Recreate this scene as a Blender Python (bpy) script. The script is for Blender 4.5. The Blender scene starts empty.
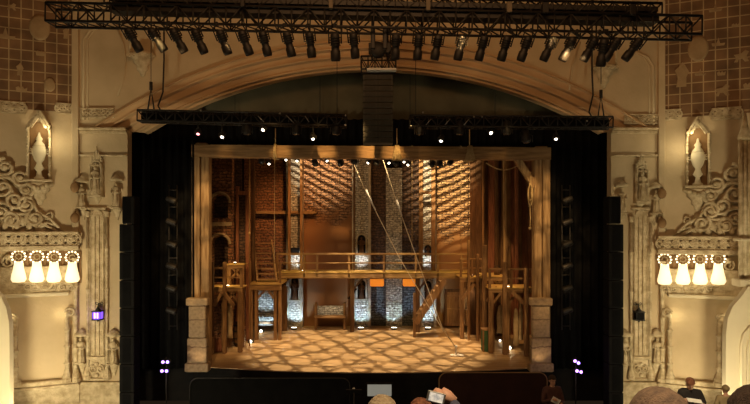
import bpy, math, random
from mathutils import Vector, Matrix
R = math.radians
PI = math.pi
SC = bpy.context.scene
COL = SC.collection
rnd = random.Random(7)

# ------------------------------------------------------------ camera, world, exposure
CAMY, F, CZ, HX, HY = 20.0, 541.0, 5.6, 375.0, 225.0
cd = bpy.data.cameras.new('camera')
cam = bpy.data.objects.new('camera', cd); COL.objects.link(cam)
cam.location = (0, -CAMY, CZ); cam.rotation_euler = (R(90), 0, 0)
cd.sensor_fit = 'HORIZONTAL'; cd.sensor_width = 36; cd.lens = 36 * F / 750
cd.shift_y = (HY - 202) / 750; cd.clip_start = .05; cd.clip_end = 200
SC.camera = cam
SC.view_settings.view_transform = 'Standard'
SC.view_settings.look = 'None'
SC.view_settings.gamma = 1
SC.view_settings.exposure = 0.0
wd = bpy.data.worlds.new('world'); SC.world = wd; wd.use_nodes = True
wd.node_tree.nodes['Background'].inputs[0].default_value = (1, .62, .34, 1)
wd.node_tree.nodes['Background'].inputs[1].default_value = 0.015

def W(px, py, d):
    return Vector(((px - HX) * d / F, d - CAMY, CZ - (py - HY) * d / F))

WARM = (1, .66, .34); AMBER = (1, .5, .17); COOL = (.55, .8, 1.0); HOUSE = (1, .84, .53)
GL, GR = -35, 35
def light(kind, name, loc, energy, color=WARM, target=None, size=.3, angle=60, blend=.5, sy=None, gobo=None):
    l = bpy.data.lights.new(name, kind); l.energy = energy; l.color = color
    o = bpy.data.objects.new(name, l); COL.objects.link(o); o.location = loc
    if kind == 'AREA':
        l.size = size
        if sy: l.shape = 'RECTANGLE'; l.size_y = sy
    else: l.shadow_soft_size = size
    if kind == 'SPOT': l.spot_size = R(angle); l.spot_blend = blend
    if target is not None:
        o.rotation_euler = (Vector(target) - Vector(loc)).to_track_quat('-Z', 'Y').to_euler()
    if gobo: gobo_nodes(l, gobo)
    return o

def gobo_nodes(l, g):
    # a pattern plate in the gate of the stage lantern: shadow pattern carried by the beam itself
    l.use_nodes = True; nt = l.node_tree; N = nt.nodes; L = nt.links
    em = [n for n in N if n.type == 'EMISSION'][0]
    tc = N.new('ShaderNodeTexCoord'); sp = N.new('ShaderNodeSeparateXYZ'); L.new(tc.outputs['Normal'], sp.inputs[0])
    dx = N.new('ShaderNodeMath'); dx.operation = 'DIVIDE'; L.new(sp.outputs[0], dx.inputs[0]); L.new(sp.outputs[2], dx.inputs[1])
    dy = N.new('ShaderNodeMath'); dy.operation = 'DIVIDE'; L.new(sp.outputs[1], dy.inputs[0]); L.new(sp.outputs[2], dy.inputs[1])
    cb = N.new('ShaderNodeCombineXYZ'); L.new(dx.outputs[0], cb.inputs[0]); L.new(dy.outputs[0], cb.inputs[1])
    mp = N.new('ShaderNodeMapping'); L.new(cb.outputs[0], mp.inputs[0])
    mp.inputs['Rotation'].default_value = (0, 0, R(g.get('rot', 0)))
    s = g.get('scale', 5); mp.inputs['Scale'].default_value = (s, s * g.get('ay', 1), 1)
    rp = N.new('ShaderNodeValToRGB')
    if g['type'] == 'branches':
        last = None
        for k, (ro, sc_) in enumerate(((0, 1), (58, .83), (-52, .9))):
            m2 = N.new('ShaderNodeMapping'); L.new(mp.outputs[0], m2.inputs[0]); m2.inputs['Rotation'].default_value = (0, 0, R(ro + 20)); m2.inputs['Scale'].default_value = (sc_ * .19,) * 3; m2.inputs['Location'].default_value = (k * 3.1, k, 0)
            t = N.new('ShaderNodeTexWave'); t.wave_profile = 'SIN'; t.inputs['Scale'].default_value = 1; t.inputs['Distortion'].default_value = 2.4; t.inputs['Detail'].default_value = 2; t.inputs['Detail Scale'].default_value = 1.6
            L.new(m2.outputs[0], t.inputs['Vector'])
            if last is None: last = t.outputs[1]
            else: mn = N.new('ShaderNodeMath'); mn.operation = 'MINIMUM'; L.new(last, mn.inputs[0]); L.new(t.outputs[1], mn.inputs[1]); last = mn.outputs[0]
        L.new(last, rp.inputs[0])
        rp.color_ramp.elements[0].position = .03; rp.color_ramp.elements[1].position = .20
    else:
        t = N.new('ShaderNodeTexWave'); t.inputs['Scale'].default_value = 1; t.inputs['Distortion'].default_value = 2.2
        t.inputs['Detail'].default_value = 1
        L.new(mp.outputs[0], t.inputs['Vector']); L.new(t.outputs[1], rp.inputs[0])
        rp.color_ramp.elements[0].position = .25; rp.color_ramp.elements[1].position = .6
    lo = g.get('lo', .12)
    rp.color_ramp.elements[0].color = (lo, lo, lo, 1); rp.color_ramp.elements[1].color = (1, 1, 1, 1)
    L.new(rp.outputs[0], em.inputs['Strength'])

# ---- auditorium light
light('AREA', 'house_light_left', (-10.2, -8.5, -.9), 740, HOUSE, (-12.2, -.5, 2.0), 1.5)
light('AREA', 'house_light_right', (9.9, -8.5, -.9), 740, HOUSE, (12, -.5, 2.0), 1.5)
light('AREA', 'house_light_ceiling', (0, -14, 15.5), 580, (1, .51, .21), (0, 0, 8), 9, sy=3)
light('AREA', 'viewer_fill', (1, -18.8, 8.5), 300, (1, .74, .45), (1, -17, 4), 2, sy=1)  # added fill that brightens the foreground heads, not a real fixture
light('SPOT', 'box_light_left', (-11.2, -2.7, -.7), 150, HOUSE, (-12.3, -.3, 2.5), .3, 130, .9)
light('SPOT', 'box_light_right', (10.8, -2.7, -.7), 150, HOUSE, (11.9, -.3, 2.5), .3, 130, .9)
# ---- stage light
light('SPOT', 'floor_gobo_center', (0, 4.6, 15), 13000, (1, .72, .40), (-.3, 4.9, 0), .05, 44, .3, gobo=dict(type='branches', scale=24, lo=.16))
light('SPOT', 'floor_gobo_side', (-3, 3.2, 14), 5600, (1, .66, .33), (-.3, 5.2, 0), .05, 42, .5, gobo=dict(type='branches', scale=19, lo=.2, rot=30))
light('SPOT', 'wall_gobo_left', (-3.4, 2.0, 13.0), 15000, (1, .74, .44), (-2.9, 10, 8.8), .03, 27, 1, gobo=dict(type='bars', scale=9, lo=.05, rot=-68))
light('SPOT', 'wall_gobo_right', (1.8, 2.0, 13.0), 19000, (1, .74, .40), (4.0, 10, 7.8), .03, 33, 1, gobo=dict(type='bars', scale=10, lo=.05, rot=62))
light('AREA', 'stage_wash', (0, 4.4, 11.0), 130, AMBER, (0, 10, 2.0), 6, sy=.5)
light('SPOT', 'front_wash_left', (-5, -7, 10.4), 3800, (1, .62, .26), (-6, 2, 4.5), .1, 34, .6, gobo=dict(type='branches', scale=18, lo=.3))
light('SPOT', 'front_wash_right', (5, -7, 10.4), 3800, (1, .62, .26), (6, 2, 4.5), .1, 34, .6, gobo=dict(type='branches', scale=18, lo=.3))
for i, x in enumerate((-5.6, -3.7, -1.9, -.2, .7, 2.2, 4.6)):
    light('SPOT', 'beam_spill', (x + {-.2: -1.9, .7: 1.9}.get(x, 0), -6.5, 10.4), (2600, 3600, 4800, 6800, 5600, 3600, 2600)[i], (1, .62, .24), (x, .95, 8.4), .15, 8, 1)
light('SPOT', 'reader_fill', (3.5, -16, 10.5), 5000, HOUSE, (7, -8, 1.5), .3, 13, .8)  # added unseen spot that lifts the reader out of silhouette
for i, x in enumerate((-4, -1.4, 1.4, 4)):
    light('SPOT', 'walkway_light', (x, 2.4, 8.6), 900, (1, .72, .20), (x, 8.3, 3.2), .05, 20, 1)
light('SPOT', 'wall_amber_left', (-2.5, 3.6, 10.0), 1900, (1, .46, .15), (-5.2, 10, 5.6), .2, 44, 1)
light('SPOT', 'wall_amber_right', (2.5, 3.6, 10.0), 1500, (1, .46, .15), (5.0, 10, 4.8), .2, 40, 1)
light('SPOT', 'platform_light_right', (4.6, 4.0, 10.5), 1500, AMBER, (5.4, 6.2, 2.2), .1, 44, .8)
light('SPOT', 'platform_light_left', (-4.4, 3.0, 10.5), 900, AMBER, (-6.0, 5.6, 2.4), .1, 44, .8)

# ------------------------------------------------------------ materials
def mat(name, c1, c2=None, scale=3, rough=.8, bump=.2, bscale=None, metal=0, stretch=None, emit=0, ecol=None, detail=5, spec=.3):
    m = bpy.data.materials.new(name); m.use_nodes = True
    nt = m.node_tree; N = nt.nodes; L = nt.links; b = N['Principled BSDF']
    b.inputs['Roughness'].default_value = rough; b.inputs['Metallic'].default_value = metal
    b.inputs['Specular IOR Level'].default_value = spec
    c2 = c2 or tuple(x * .7 for x in c1)
    geo = N.new('ShaderNodeNewGeometry'); mp = N.new('ShaderNodeMapping'); L.new(geo.outputs['Position'], mp.inputs[0])
    if stretch: mp.inputs['Scale'].default_value = stretch
    no = N.new('ShaderNodeTexNoise'); no.inputs['Scale'].default_value = scale; no.inputs['Detail'].default_value = detail
    L.new(mp.outputs[0], no.inputs[0])
    rp = N.new('ShaderNodeValToRGB'); L.new(no.outputs[0], rp.inputs[0])
    rp.color_ramp.elements[0].position = .35; rp.color_ramp.elements[1].position = .65
    rp.color_ramp.elements[0].color = (*c2, 1); rp.color_ramp.elements[1].color = (*c1, 1)
    L.new(rp.outputs[0], b.inputs['Base Color'])
    if bump:
        n2 = N.new('ShaderNodeTexNoise'); n2.inputs['Scale'].default_value = bscale or scale * 4; n2.inputs['Detail'].default_value = 6
        L.new(mp.outputs[0], n2.inputs[0])
        bp = N.new('ShaderNodeBump'); bp.inputs['Strength'].default_value = bump; bp.inputs['Distance'].default_value = .05
        L.new(n2.outputs[0], bp.inputs['Height']); L.new(bp.outputs[0], b.inputs['Normal'])
    if emit:
        b.inputs['Emission Color'].default_value = (*(ecol or c1), 1); b.inputs['Emission Strength'].default_value = emit
    return m

def brick_mat(name, c1, c2, mortar, bw=.42, bh=.15, msize=.025, bump=1, plaster=None, rough=.85, dist=.1, noise=.65):
    """coursed masonry; plaster=(colour, level z, fade) covers the courses below that level, its edge crumbled"""
    m = bpy.data.materials.new(name); m.use_nodes = True
    nt = m.node_tree; N = nt.nodes; L = nt.links; b = N['Principled BSDF']; b.inputs['Roughness'].default_value = rough
    geo = N.new('ShaderNodeNewGeometry'); sp = N.new('ShaderNodeSeparateXYZ'); L.new(geo.outputs['Position'], sp.inputs[0])
    ad = N.new('ShaderNodeMath'); ad.operation = 'ADD'; L.new(sp.outputs[0], ad.inputs[0]); L.new(sp.outputs[1], ad.inputs[1])
    cb = N.new('ShaderNodeCombineXYZ'); L.new(ad.outputs[0], cb.inputs[0]); L.new(sp.outputs[2], cb.inputs[1])
    no = N.new('ShaderNodeTexNoise'); no.inputs['Scale'].default_value = 4; no.inputs['Detail'].default_value = 4
    L.new(geo.outputs['Position'], no.inputs[0])
    wb = N.new('ShaderNodeVectorMath'); wb.operation = 'MULTIPLY_ADD'; L.new(no.outputs['Color'], wb.inputs[0]); wb.inputs[1].default_value = (.3, .22, 0)
    L.new(cb.outputs[0], wb.inputs[2])
    br = N.new('ShaderNodeTexBrick'); L.new(wb.outputs[0], br.inputs['Vector'])
    br.inputs['Scale'].default_value = 1; br.inputs['Brick Width'].default_value = bw; br.inputs['Row Height'].default_value = bh
    br.inputs['Mortar Size'].default_value = msize; br.inputs['Mortar Smooth'].default_value = .4
    br.inputs['Color1'].default_value = (*c1, 1); br.inputs['Color2'].default_value = (*c2, 1); br.inputs['Mortar'].default_value = (*mortar, 1)
    n2 = N.new('ShaderNodeTexNoise'); n2.inputs['Scale'].default_value = 9; n2.inputs['Detail'].default_value = 6
    L.new(geo.outputs['Position'], n2.inputs[0])
    rp = N.new('ShaderNodeValToRGB'); L.new(n2.outputs[0], rp.inputs[0]); rp.color_ramp.elements[0].position = .3; rp.color_ramp.elements[1].position = .7
    rp.color_ramp.elements[0].color = (1 - noise,) * 3 + (1,); rp.color_ramp.elements[1].color = (1.25, 1.25, 1.25, 1)
    mu = N.new('ShaderNodeMix'); mu.data_type = 'RGBA'; mu.blend_type = 'MULTIPLY'; mu.inputs[0].default_value = 1
    L.new(br.outputs['Color'], mu.inputs[6]); L.new(rp.outputs[0], mu.inputs[7])
    out = mu.outputs[2]
    h = N.new('ShaderNodeMath'); h.operation = 'MULTIPLY_ADD'; L.new(br.outputs['Fac'], h.inputs[0]); h.inputs[1].default_value = -1
    L.new(n2.outputs[0], h.inputs[2]); hout = h.outputs[0]
    if plaster:
        pc, lv, fd = plaster
        n3 = N.new('ShaderNodeTexNoise'); n3.inputs['Scale'].default_value = 1.6; n3.inputs['Detail'].default_value = 5; L.new(geo.outputs['Position'], n3.inputs[0])
        a = N.new('ShaderNodeMath'); a.operation = 'MULTIPLY_ADD'; L.new(n3.outputs[0], a.inputs[0]); a.inputs[1].default_value = 3.2; L.new(sp.outputs[2], a.inputs[2])
        mr = N.new('ShaderNodeMapRange'); L.new(a.outputs[0], mr.inputs[0]); mr.inputs[1].default_value = lv + 1.6 - fd; mr.inputs[2].default_value = lv + 1.6 + fd
        mi = N.new('ShaderNodeMix'); mi.data_type = 'RGBA'; L.new(mr.outputs[0], mi.inputs[0]); mi.inputs[6].default_value = (*pc, 1); L.new(out, mi.inputs[7])
        out = mi.outputs[2]
        hm = N.new('ShaderNodeMix'); L.new(mr.outputs[0], hm.inputs[0]); hm.inputs[2].default_value = .4; L.new(hout, hm.inputs[3]); hout = hm.outputs[0]
    L.new(out, b.inputs['Base Color'])
    bp = N.new('ShaderNodeBump'); bp.inputs['Strength'].default_value = bump; bp.inputs['Distance'].default_value = dist
    L.new(hout, bp.inputs['Height']); L.new(bp.outputs[0], b.inputs['Normal'])
    return m

def lattice_mat():
    m = bpy.data.materials.new('painted_lattice'); m.use_nodes = True
    nt = m.node_tree; N = nt.nodes; L = nt.links; b = N['Principled BSDF']; b.inputs['Roughness'].default_value = .8
    tc = N.new('ShaderNodeTexCoord'); sp = N.new('ShaderNodeSeparateXYZ'); L.new(tc.outputs['Object'], sp.inputs[0])
    cb = N.new('ShaderNodeCombineXYZ'); L.new(sp.outputs[0], cb.inputs[0]); L.new(sp.outputs[2], cb.inputs[1])
    br = N.new('ShaderNodeTexBrick'); br.offset = 0; L.new(cb.outputs[0], br.inputs['Vector'])
    br.inputs['Scale'].default_value = 1; br.inputs['Brick Width'].default_value = .37; br.inputs['Row Height'].default_value = .37
    br.inputs['Mortar Size'].default_value = .022; br.inputs['Mortar Smooth'].default_value = .3
    br.inputs['Color1'].default_value = (.20, .105, .045, 1); br.inputs['Color2'].default_value = (.26, .14, .06, 1); br.inputs['Mortar'].default_value = (.52, .37, .19, 1)
    no = N.new('ShaderNodeTexNoise'); no.inputs['Scale'].default_value = 1.1; no.inputs['Detail'].default_value = 3; L.new(tc.outputs['Object'], no.inputs[0])
    rp = N.new('ShaderNodeValToRGB'); L.new(no.outputs[0], rp.inputs[0]); rp.color_ramp.elements[0].position = .35; rp.color_ramp.elements[1].position = .7
    rp.color_ramp.elements[0].color = (.6, .6, .6, 1); rp.color_ramp.elements[1].color = (1.15, 1.15, 1.15, 1)
    mu = N.new('ShaderNodeMix'); mu.data_type = 'RGBA'; mu.blend_type = 'MULTIPLY'; mu.inputs[0].default_value = 1
    L.new(br.outputs['Color'], mu.inputs[6]); L.new(rp.outputs[0], mu.inputs[7]); L.new(mu.outputs[2], b.inputs['Base Color'])
    return m

M = {}
M['plaster'] = mat('cream_plaster', (.60, .47, .285), (.50, .385, .225), scale=.8, bump=.35, bscale=6)
M['block'] = brick_mat('cream_ashlar', (.58, .43, .24), (.55, .40, .22), (.45, .32, .17), bw=1.6, bh=.55, msize=.012, bump=.3, dist=.02, noise=.12)
M['relief'] = mat('carved_cream_stone', (.66, .545, .345), (.42, .32, .18), scale=5, bump=.6, bscale=18)
M['arch'] = mat('arch_plaster', (.62, .42, .22), (.50, .33, .17), scale=.6, bump=.2, bscale=5)
M['brown'] = mat('brown_plaster', (.30, .18, .08), (.24, .14, .06), scale=1.5, bump=.2)
M['pale'] = mat('pale_smooth_plaster', (.72, .63, .43), (.66, .57, .38), scale=.7, bump=.1)
M['motif'] = mat('painted_motif', (.42, .29, .15), (.33, .22, .11), scale=3, bump=.2)
M['lattice'] = lattice_mat()
M['black'] = mat('matt_black', (.012, .011, .010), (.008, .008, .008), rough=.9, bump=0, spec=.1)
M['drape'] = mat('black_velour', (.008, .008, .008), (.006, .006, .006), rough=1, bump=.1, spec=.02)
M['grey_drape'] = mat('grey_green_cloth', (.125, .11, .068), (.09, .08, .05), scale=.9, rough=1, bump=.15, spec=.05)
M['steel'] = mat('black_steel', (.014, .011, .008), (.010, .008, .006), rough=.55, bump=0, spec=.4)
M['chrome'] = mat('bright_steel', (.6, .58, .52), (.45, .43, .4), rough=.3, bump=0, metal=.9)
M['greysteel'] = mat('dull_grey_box', (.16, .13, .09), (.12, .10, .07), rough=.7, bump=0)
M['grille'] = mat('dark_olive_grille', (.045, .04, .03), (.035, .032, .024), rough=.8, bump=0)
M['olive'] = mat('olive_black_cabinet', (.07, .062, .045), (.055, .05, .036), rough=.7, bump=0)
M['palerope'] = mat('pale_cord', (.8, .68, .48), (.7, .58, .4), scale=20, bump=.2)
M['wood'] = mat('rough_timber', (.30, .17, .075), (.17, .09, .038), scale=3, stretch=(6, 6, .6), bump=.6)
M['woodx'] = mat('rough_timber_beam', (.36, .22, .10), (.20, .11, .045), scale=2.2, stretch=(.5, 6, 6), bump=.6)
M['woodp'] = mat('pale_timber_post', (.42, .28, .14), (.22, .13, .055), scale=2, stretch=(6, 6, .5), bump=.7)
M['wooddark'] = mat('dark_timber', (.13, .065, .028), (.07, .035, .015), scale=3, stretch=(6, 6, .6), bump=.6)
M['woodred'] = mat('red_brown_timber', (.30, .12, .06), (.18, .07, .035), scale=3, stretch=(6, 6, .6), bump=.5)
M['deckedge'] = mat('honey_deck_boards', (.50, .34, .12), (.38, .24, .08), scale=3, stretch=(.6, 6, 6), bump=.4)
M['floorw'] = mat('stage_boards', (.52, .37, .20), (.34, .22, .11), scale=1.6, stretch=(.5, 5, 1), rough=.55, bump=.25, spec=.4)
M['brick'] = brick_mat('old_red_brick', (.36, .16, .07), (.22, .09, .04), (.12, .06, .03))
M['brickp'] = brick_mat('brick_over_plaster', (.38, .20, .10), (.24, .12, .055), (.10, .05, .025), plaster=((.20, .085, .026), 5.9, .35))
M['brickr'] = brick_mat('tan_brick', (.44, .28, .13), (.30, .17, .07), (.10, .05, .025), plaster=((.28, .14, .045), 5.0, .35))
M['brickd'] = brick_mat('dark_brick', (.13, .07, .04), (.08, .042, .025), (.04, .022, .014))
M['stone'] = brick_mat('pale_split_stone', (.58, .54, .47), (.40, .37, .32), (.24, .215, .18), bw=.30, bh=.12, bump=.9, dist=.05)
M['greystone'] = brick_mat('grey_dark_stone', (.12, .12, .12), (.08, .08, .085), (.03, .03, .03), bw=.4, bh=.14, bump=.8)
M['plinth'] = brick_mat('tan_block_stone', (.36, .26, .15), (.32, .23, .13), (.18, .12, .07), bw=2.2, bh=1.05, bump=.35, msize=.03, noise=.25, dist=.04)
M['pilaster'] = mat('grey_plaster_pilaster', (.40, .35, .28), (.28, .24, .18), scale=3, bump=.5)
M['rope'] = mat('hemp_rope', (.50, .36, .18), (.36, .25, .11), scale=20, bump=.4)
M['cloth'] = mat('canvas_cloth', (.50, .38, .22), (.38, .28, .15), scale=5, bump=.4)
M['green'] = mat('green_painted_wood', (.05, .11, .045), (.03, .07, .03), scale=4, bump=.3)
M['orange'] = mat('orange_lamp_panel', (1, .32, .03), (.9, .25, .02), bump=0, emit=.55, ecol=(1, .30, .03))
M['lamp'] = mat('glowing_frosted_glass', (1, .86, .58), (1, .86, .58), bump=0, emit=1.05, ecol=(1, .84, .50))
M['bead'] = mat('glowing_bulb', (1, .9, .66), (1, .9, .66), bump=0, emit=2.0, ecol=(1, .87, .60))
M['lens'] = mat('lit_lens', (1, .93, .8), (1, .93, .8), bump=0, emit=7, ecol=(1, .88, .7))
M['lensp'] = mat('lit_pink_lens', (1, .5, .5), (1, .5, .5), bump=0, emit=4, ecol=(1, .30, .32))
M['lensoff'] = mat('dark_glass_lens', (.05, .05, .05), (.04, .04, .04), bump=0, rough=.2, spec=.6)
M['uv'] = mat('violet_led', (.4, .2, 1), (.4, .2, 1), bump=0, emit=6, ecol=(.36, .20, 1))
M['uvglass'] = mat('violet_lantern_glass', (.2, .08, .7), (.2, .08, .7), bump=0, emit=1.6, ecol=(.22, .09, 1))
M['uvtube'] = mat('violet_tube', (.6, .5, 1), (.6, .5, 1), bump=0, emit=4, ecol=(.55, .42, 1))
M['pit'] = mat('maroon_pit_panel', (.035, .014, .010), (.025, .010, .008), rough=.5, bump=.1)
M['floord'] = mat('dark_house_floor', (.03, .02, .016), (.02, .014, .012), bump=.1)
M['skin'] = mat('skin', (.55, .31, .20), (.48, .26, .17), scale=8, rough=.55, bump=0)
M['hairb'] = mat('pale_blond_hair', (.56, .44, .28), (.36, .26, .15), scale=40, bump=.8, stretch=(1, 1, .25))
M['hairr'] = mat('red_brown_hair', (.30, .12, .06), (.17, .06, .03), scale=40, bump=.8, stretch=(1, 1, .25))
M['hairg'] = mat('grey_brown_hair', (.26, .17, .11), (.15, .10, .07), scale=40, bump=.8, stretch=(1, 1, .25))
M['haird'] = mat('dark_hair', (.06, .035, .022), (.035, .02, .013), scale=40, bump=.8)
M['shirt'] = mat('black_shirt', (.022, .016, .014), (.016, .012, .010), scale=6, bump=.3)
M['tan'] = mat('plain_tan', (.34, .25, .13), (.28, .20, .10), scale=6, bump=.3)
M['blue'] = mat('dull_blue_cloth', (.06, .07, .10), (.05, .05, .08), scale=6, bump=.3)
M['red'] = mat('dull_red_cloth', (.10, .045, .035), (.07, .03, .025), scale=6, bump=.3)
M['paper'] = mat('white_paper', (.80, .76, .68), (.74, .70, .62), bump=0)
M['screen'] = mat('lit_grey_screen', (.4, .42, .40), (.38, .4, .38), bump=0, emit=.22, ecol=(.55, .6, .55))
M['phone'] = mat('phone_screen', (.7, .7, .68), (.08, .07, .06), scale=40, bump=0, emit=.3, ecol=(.9, .88, .82))
M['seat'] = mat('red_plush', (.16, .03, .025), (.11, .02, .018), scale=12, bump=.2)

# ------------------------------------------------------------ mesh builder
MW = {}
def ident(): return Matrix.Identity(4)
class MB:
    def __init__(s): s.v = []; s.f = []; s.sm = []
    def add(s, vs, fs, smooth=False):
        n = len(s.v); s.v += [Vector(p) for p in vs]; s.f += [tuple(n + i for i in f) for f in fs]; s.sm += [smooth] * len(fs); return s
    def box(s, x0, x1, y0, y1, z0, z1, b=0):
        if b:
            b = min(b, (x1 - x0) / 3, (y1 - y0) / 3, (z1 - z0) / 3)
            rings = [(z0, b), (z0 + b, 0), (z1 - b, 0), (z1, b)]; vs = []
            for z, i in rings:
                X0, X1, Y0, Y1 = x0 + i, x1 - i, y0 + i, y1 - i; c = b
                vs += [(X0 + c, Y0, z), (X1 - c, Y0, z), (X1, Y0 + c, z), (X1, Y1 - c, z), (X1 - c, Y1, z), (X0 + c, Y1, z), (X0, Y1 - c, z), (X0, Y0 + c, z)]
            fs = [tuple(range(7, -1, -1)), tuple(range(24, 32))]
            for r in range(3):
                for k in range(8): a = r * 8 + k; c = r * 8 + (k + 1) % 8; fs.append((a, c, c + 8, a + 8))
            return s.add(vs, fs)
        return s.add([(x0, y0, z0), (x1, y0, z0), (x1, y1, z0), (x0, y1, z0), (x0, y0, z1), (x1, y0, z1), (x1, y1, z1), (x0, y1, z1)],
                     [(3, 2, 1, 0), (4, 5, 6, 7), (0, 1, 5, 4), (1, 2, 6, 5), (2, 3, 7, 6), (3, 0, 4, 7)])
    def bar(s, p, q, w, h=None, up=(0, 0, 1)):
        p = Vector(p); q = Vector(q); h = h or w; d = (q - p).normalized(); u = Vector(up)
        if abs(d.dot(u)) > .98: u = Vector((0, 1, 0))
        a = d.cross(u).normalized() * w / 2; b = a.cross(d).normalized() * h / 2
        vs = [p - a - b, p + a - b, p + a + b, p - a + b, q - a - b, q + a - b, q + a + b, q - a + b]
        return s.add(vs, [(0, 1, 2, 3), (7, 6, 5, 4), (0, 4, 5, 1), (1, 5, 6, 2), (2, 6, 7, 3), (3, 7, 4, 0)])
    def tube(s, pts, r, n=8, close=False):
        pts = [Vector(p) for p in pts]; m = len(pts); rr = r if isinstance(r, (list, tuple)) else [r] * m
        vs = []; ref = None
        for i, p in enumerate(pts):
            if close: d = pts[(i + 1) % m] - pts[i - 1]
            else: d = pts[min(i + 1, m - 1)] - pts[max(i - 1, 0)]
            d.normalize()
            if ref is None: ref = d.orthogonal().normalized()
            a = (ref - d * ref.dot(d))
            a = a.normalized() if a.length > 1e-5 else d.orthogonal().normalized()
            ref = a; b = d.cross(a)
            for k in range(n): t = 2 * PI * k / n; vs.append(p + (a * math.cos(t) + b * math.sin(t)) * rr[i])
        fs = []
        for i in range(m if close else m - 1):
            j = (i + 1) % m
            for k in range(n): k2 = (k + 1) % n; fs.append((i * n + k, i * n + k2, j * n + k2, j * n + k))
        if not close: fs += [tuple(range(n - 1, -1, -1)), tuple(range((m - 1) * n, m * n))]
        return s.add(vs, fs, True)
    def lathe(s, prof, c=(0, 0, 0), n=16, axis=(0, 0, 1), smooth=True, sx=1, sy=1):
        c = Vector(c); q = Vector((0, 0, 1)).rotation_difference(Vector(axis)); vs = []
        for r, z in prof:
            for k in range(n): t = 2 * PI * k / n; vs.append(c + q @ Vector((r * math.cos(t) * sx, r * math.sin(t) * sy, z)))
        fs = []; m = len(prof)
        for i in range(m - 1):
            for k in range(n): k2 = (k + 1) % n; fs.append((i * n + k, i * n + k2, (i + 1) * n + k2, (i + 1) * n + k))
        fs += [tuple(range(n - 1, -1, -1)), tuple(range((m - 1) * n, m * n))]
        return s.add(vs, fs, smooth)
    def ball(s, c, rx, ry=None, rz=None, n=12, m=8):
        ry = ry or rx; rz = rz or rx; prof = [(max(.001, math.sin(PI * i / m)), -math.cos(PI * i / m)) for i in range(m + 1)]
        k = len(s.v); s.lathe(prof, (0, 0, 0), n)
        for v in s.v[k:]: v.x = v.x * rx + c[0]; v.y = v.y * ry + c[1]; v.z = v.z * rz + c[2]
        return s
    def prism(s, pts, y0, y1):
        """outline in x,z pushed from y0 (front) to y1"""
        n = len(pts); vs = [(x, y0, z) for x, z in pts] + [(x, y1, z) for x, z in pts]
        fs = [tuple(range(n)), tuple(range(2 * n - 1, n - 1, -1))] + [(i, i + n, (i + 1) % n + n, (i + 1) % n) for i in range(n)]
        return s.add(vs, fs)
    def ring(s, c, R1, r, n=16, k=6, sx=1, sz=1, a0=0, a1=360):
        cl = (a1 - a0) >= 360; m = n if cl else n + 1
        pts = [(c[0] + math.cos(R(a0 + (a1 - a0) * i / n)) * R1 * sx, c[1], c[2] + math.sin(R(a0 + (a1 - a0) * i / n)) * R1 * sz) for i in range(m)]
        return s.tube(pts, r, k, cl)
    def scroll(s, c, R1, r, turns=1.6, flip=1, a0=0, n=22, vflip=1):
        pts = []; rr = []
        for i in range(n + 1):
            t = i / n; a = R(a0) + t * turns * 2 * PI; q = R1 * (1 - .85 * t)
            pts.append((c[0] + flip * math.cos(a) * q, c[1] - .02 * t, c[2] + vflip * math.sin(a) * q)); rr.append(r * (1 - .4 * t))
        return s.tube(pts, rr, 6)
    def build(s, name, m, parent=None, local=False, origin=None):
        me = bpy.data.meshes.new(name); o = bpy.data.objects.new(name, me); COL.objects.link(o)
        if parent is not None:
            o.parent = parent; mt = MW[parent.name]; vs = s.v
            if not local: inv = mt.inverted(); vs = [inv @ v for v in vs]
            MW[o.name] = mt.copy()
        else:
            if origin is None:
                xs = [v.x for v in s.v]; ys = [v.y for v in s.v]; zs = [v.z for v in s.v]
                origin = Vector(((min(xs) + max(xs)) / 2, (min(ys) + max(ys)) / 2, min(zs)))
            origin = Vector(origin); vs = [v - origin for v in s.v]; o.location = origin; MW[o.name] = Matrix.Translation(origin)
        me.from_pydata([tuple(v) for v in vs], [], s.f)
        for p, q in zip(me.polygons, s.sm): p.use_smooth = q
        me.materials.append(M[m] if isinstance(m, str) else m); me.update()
        return o

def tag(o, label, cat, group=None):
    o['label'] = label; o['category'] = cat
    if group: o['group'] = group
    return o
def thing(name, label, cat, loc=(0, 0, 0), rz=0, group=None):
    o = bpy.data.objects.new(name, None); COL.objects.link(o); o.empty_display_size = .1
    o.location = loc; o.rotation_euler = (0, 0, rz); MW[o.name] = Matrix.Translation(loc) @ Matrix.Rotation(rz, 4, 'Z')
    return tag(o, label, cat, group)
def struct(name, mb, m, parent=None):
    o = mb.build(name, m, parent)
    if parent is None: o['kind'] = 'structure'
    return o
def copy_tree(o, parent=None):
    c = o.copy(); COL.objects.link(c)
    if parent is not None: c.parent = parent
    for ch in list(o.children): copy_tree(ch, c)
    return c
ORD = ['first', 'second', 'third', 'fourth', 'fifth', 'sixth', 'seventh', 'eighth', 'ninth', 'tenth', 'eleventh', 'twelfth', 'thirteenth', 'fourteenth',
       'fifteenth', 'sixteenth', 'seventeenth', 'eighteenth', 'nineteenth', 'twentieth', 'twenty-first', 'twenty-second', 'twenty-third', 'twenty-fourth', 'twenty-fifth', 'twenty-sixth']

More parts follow.
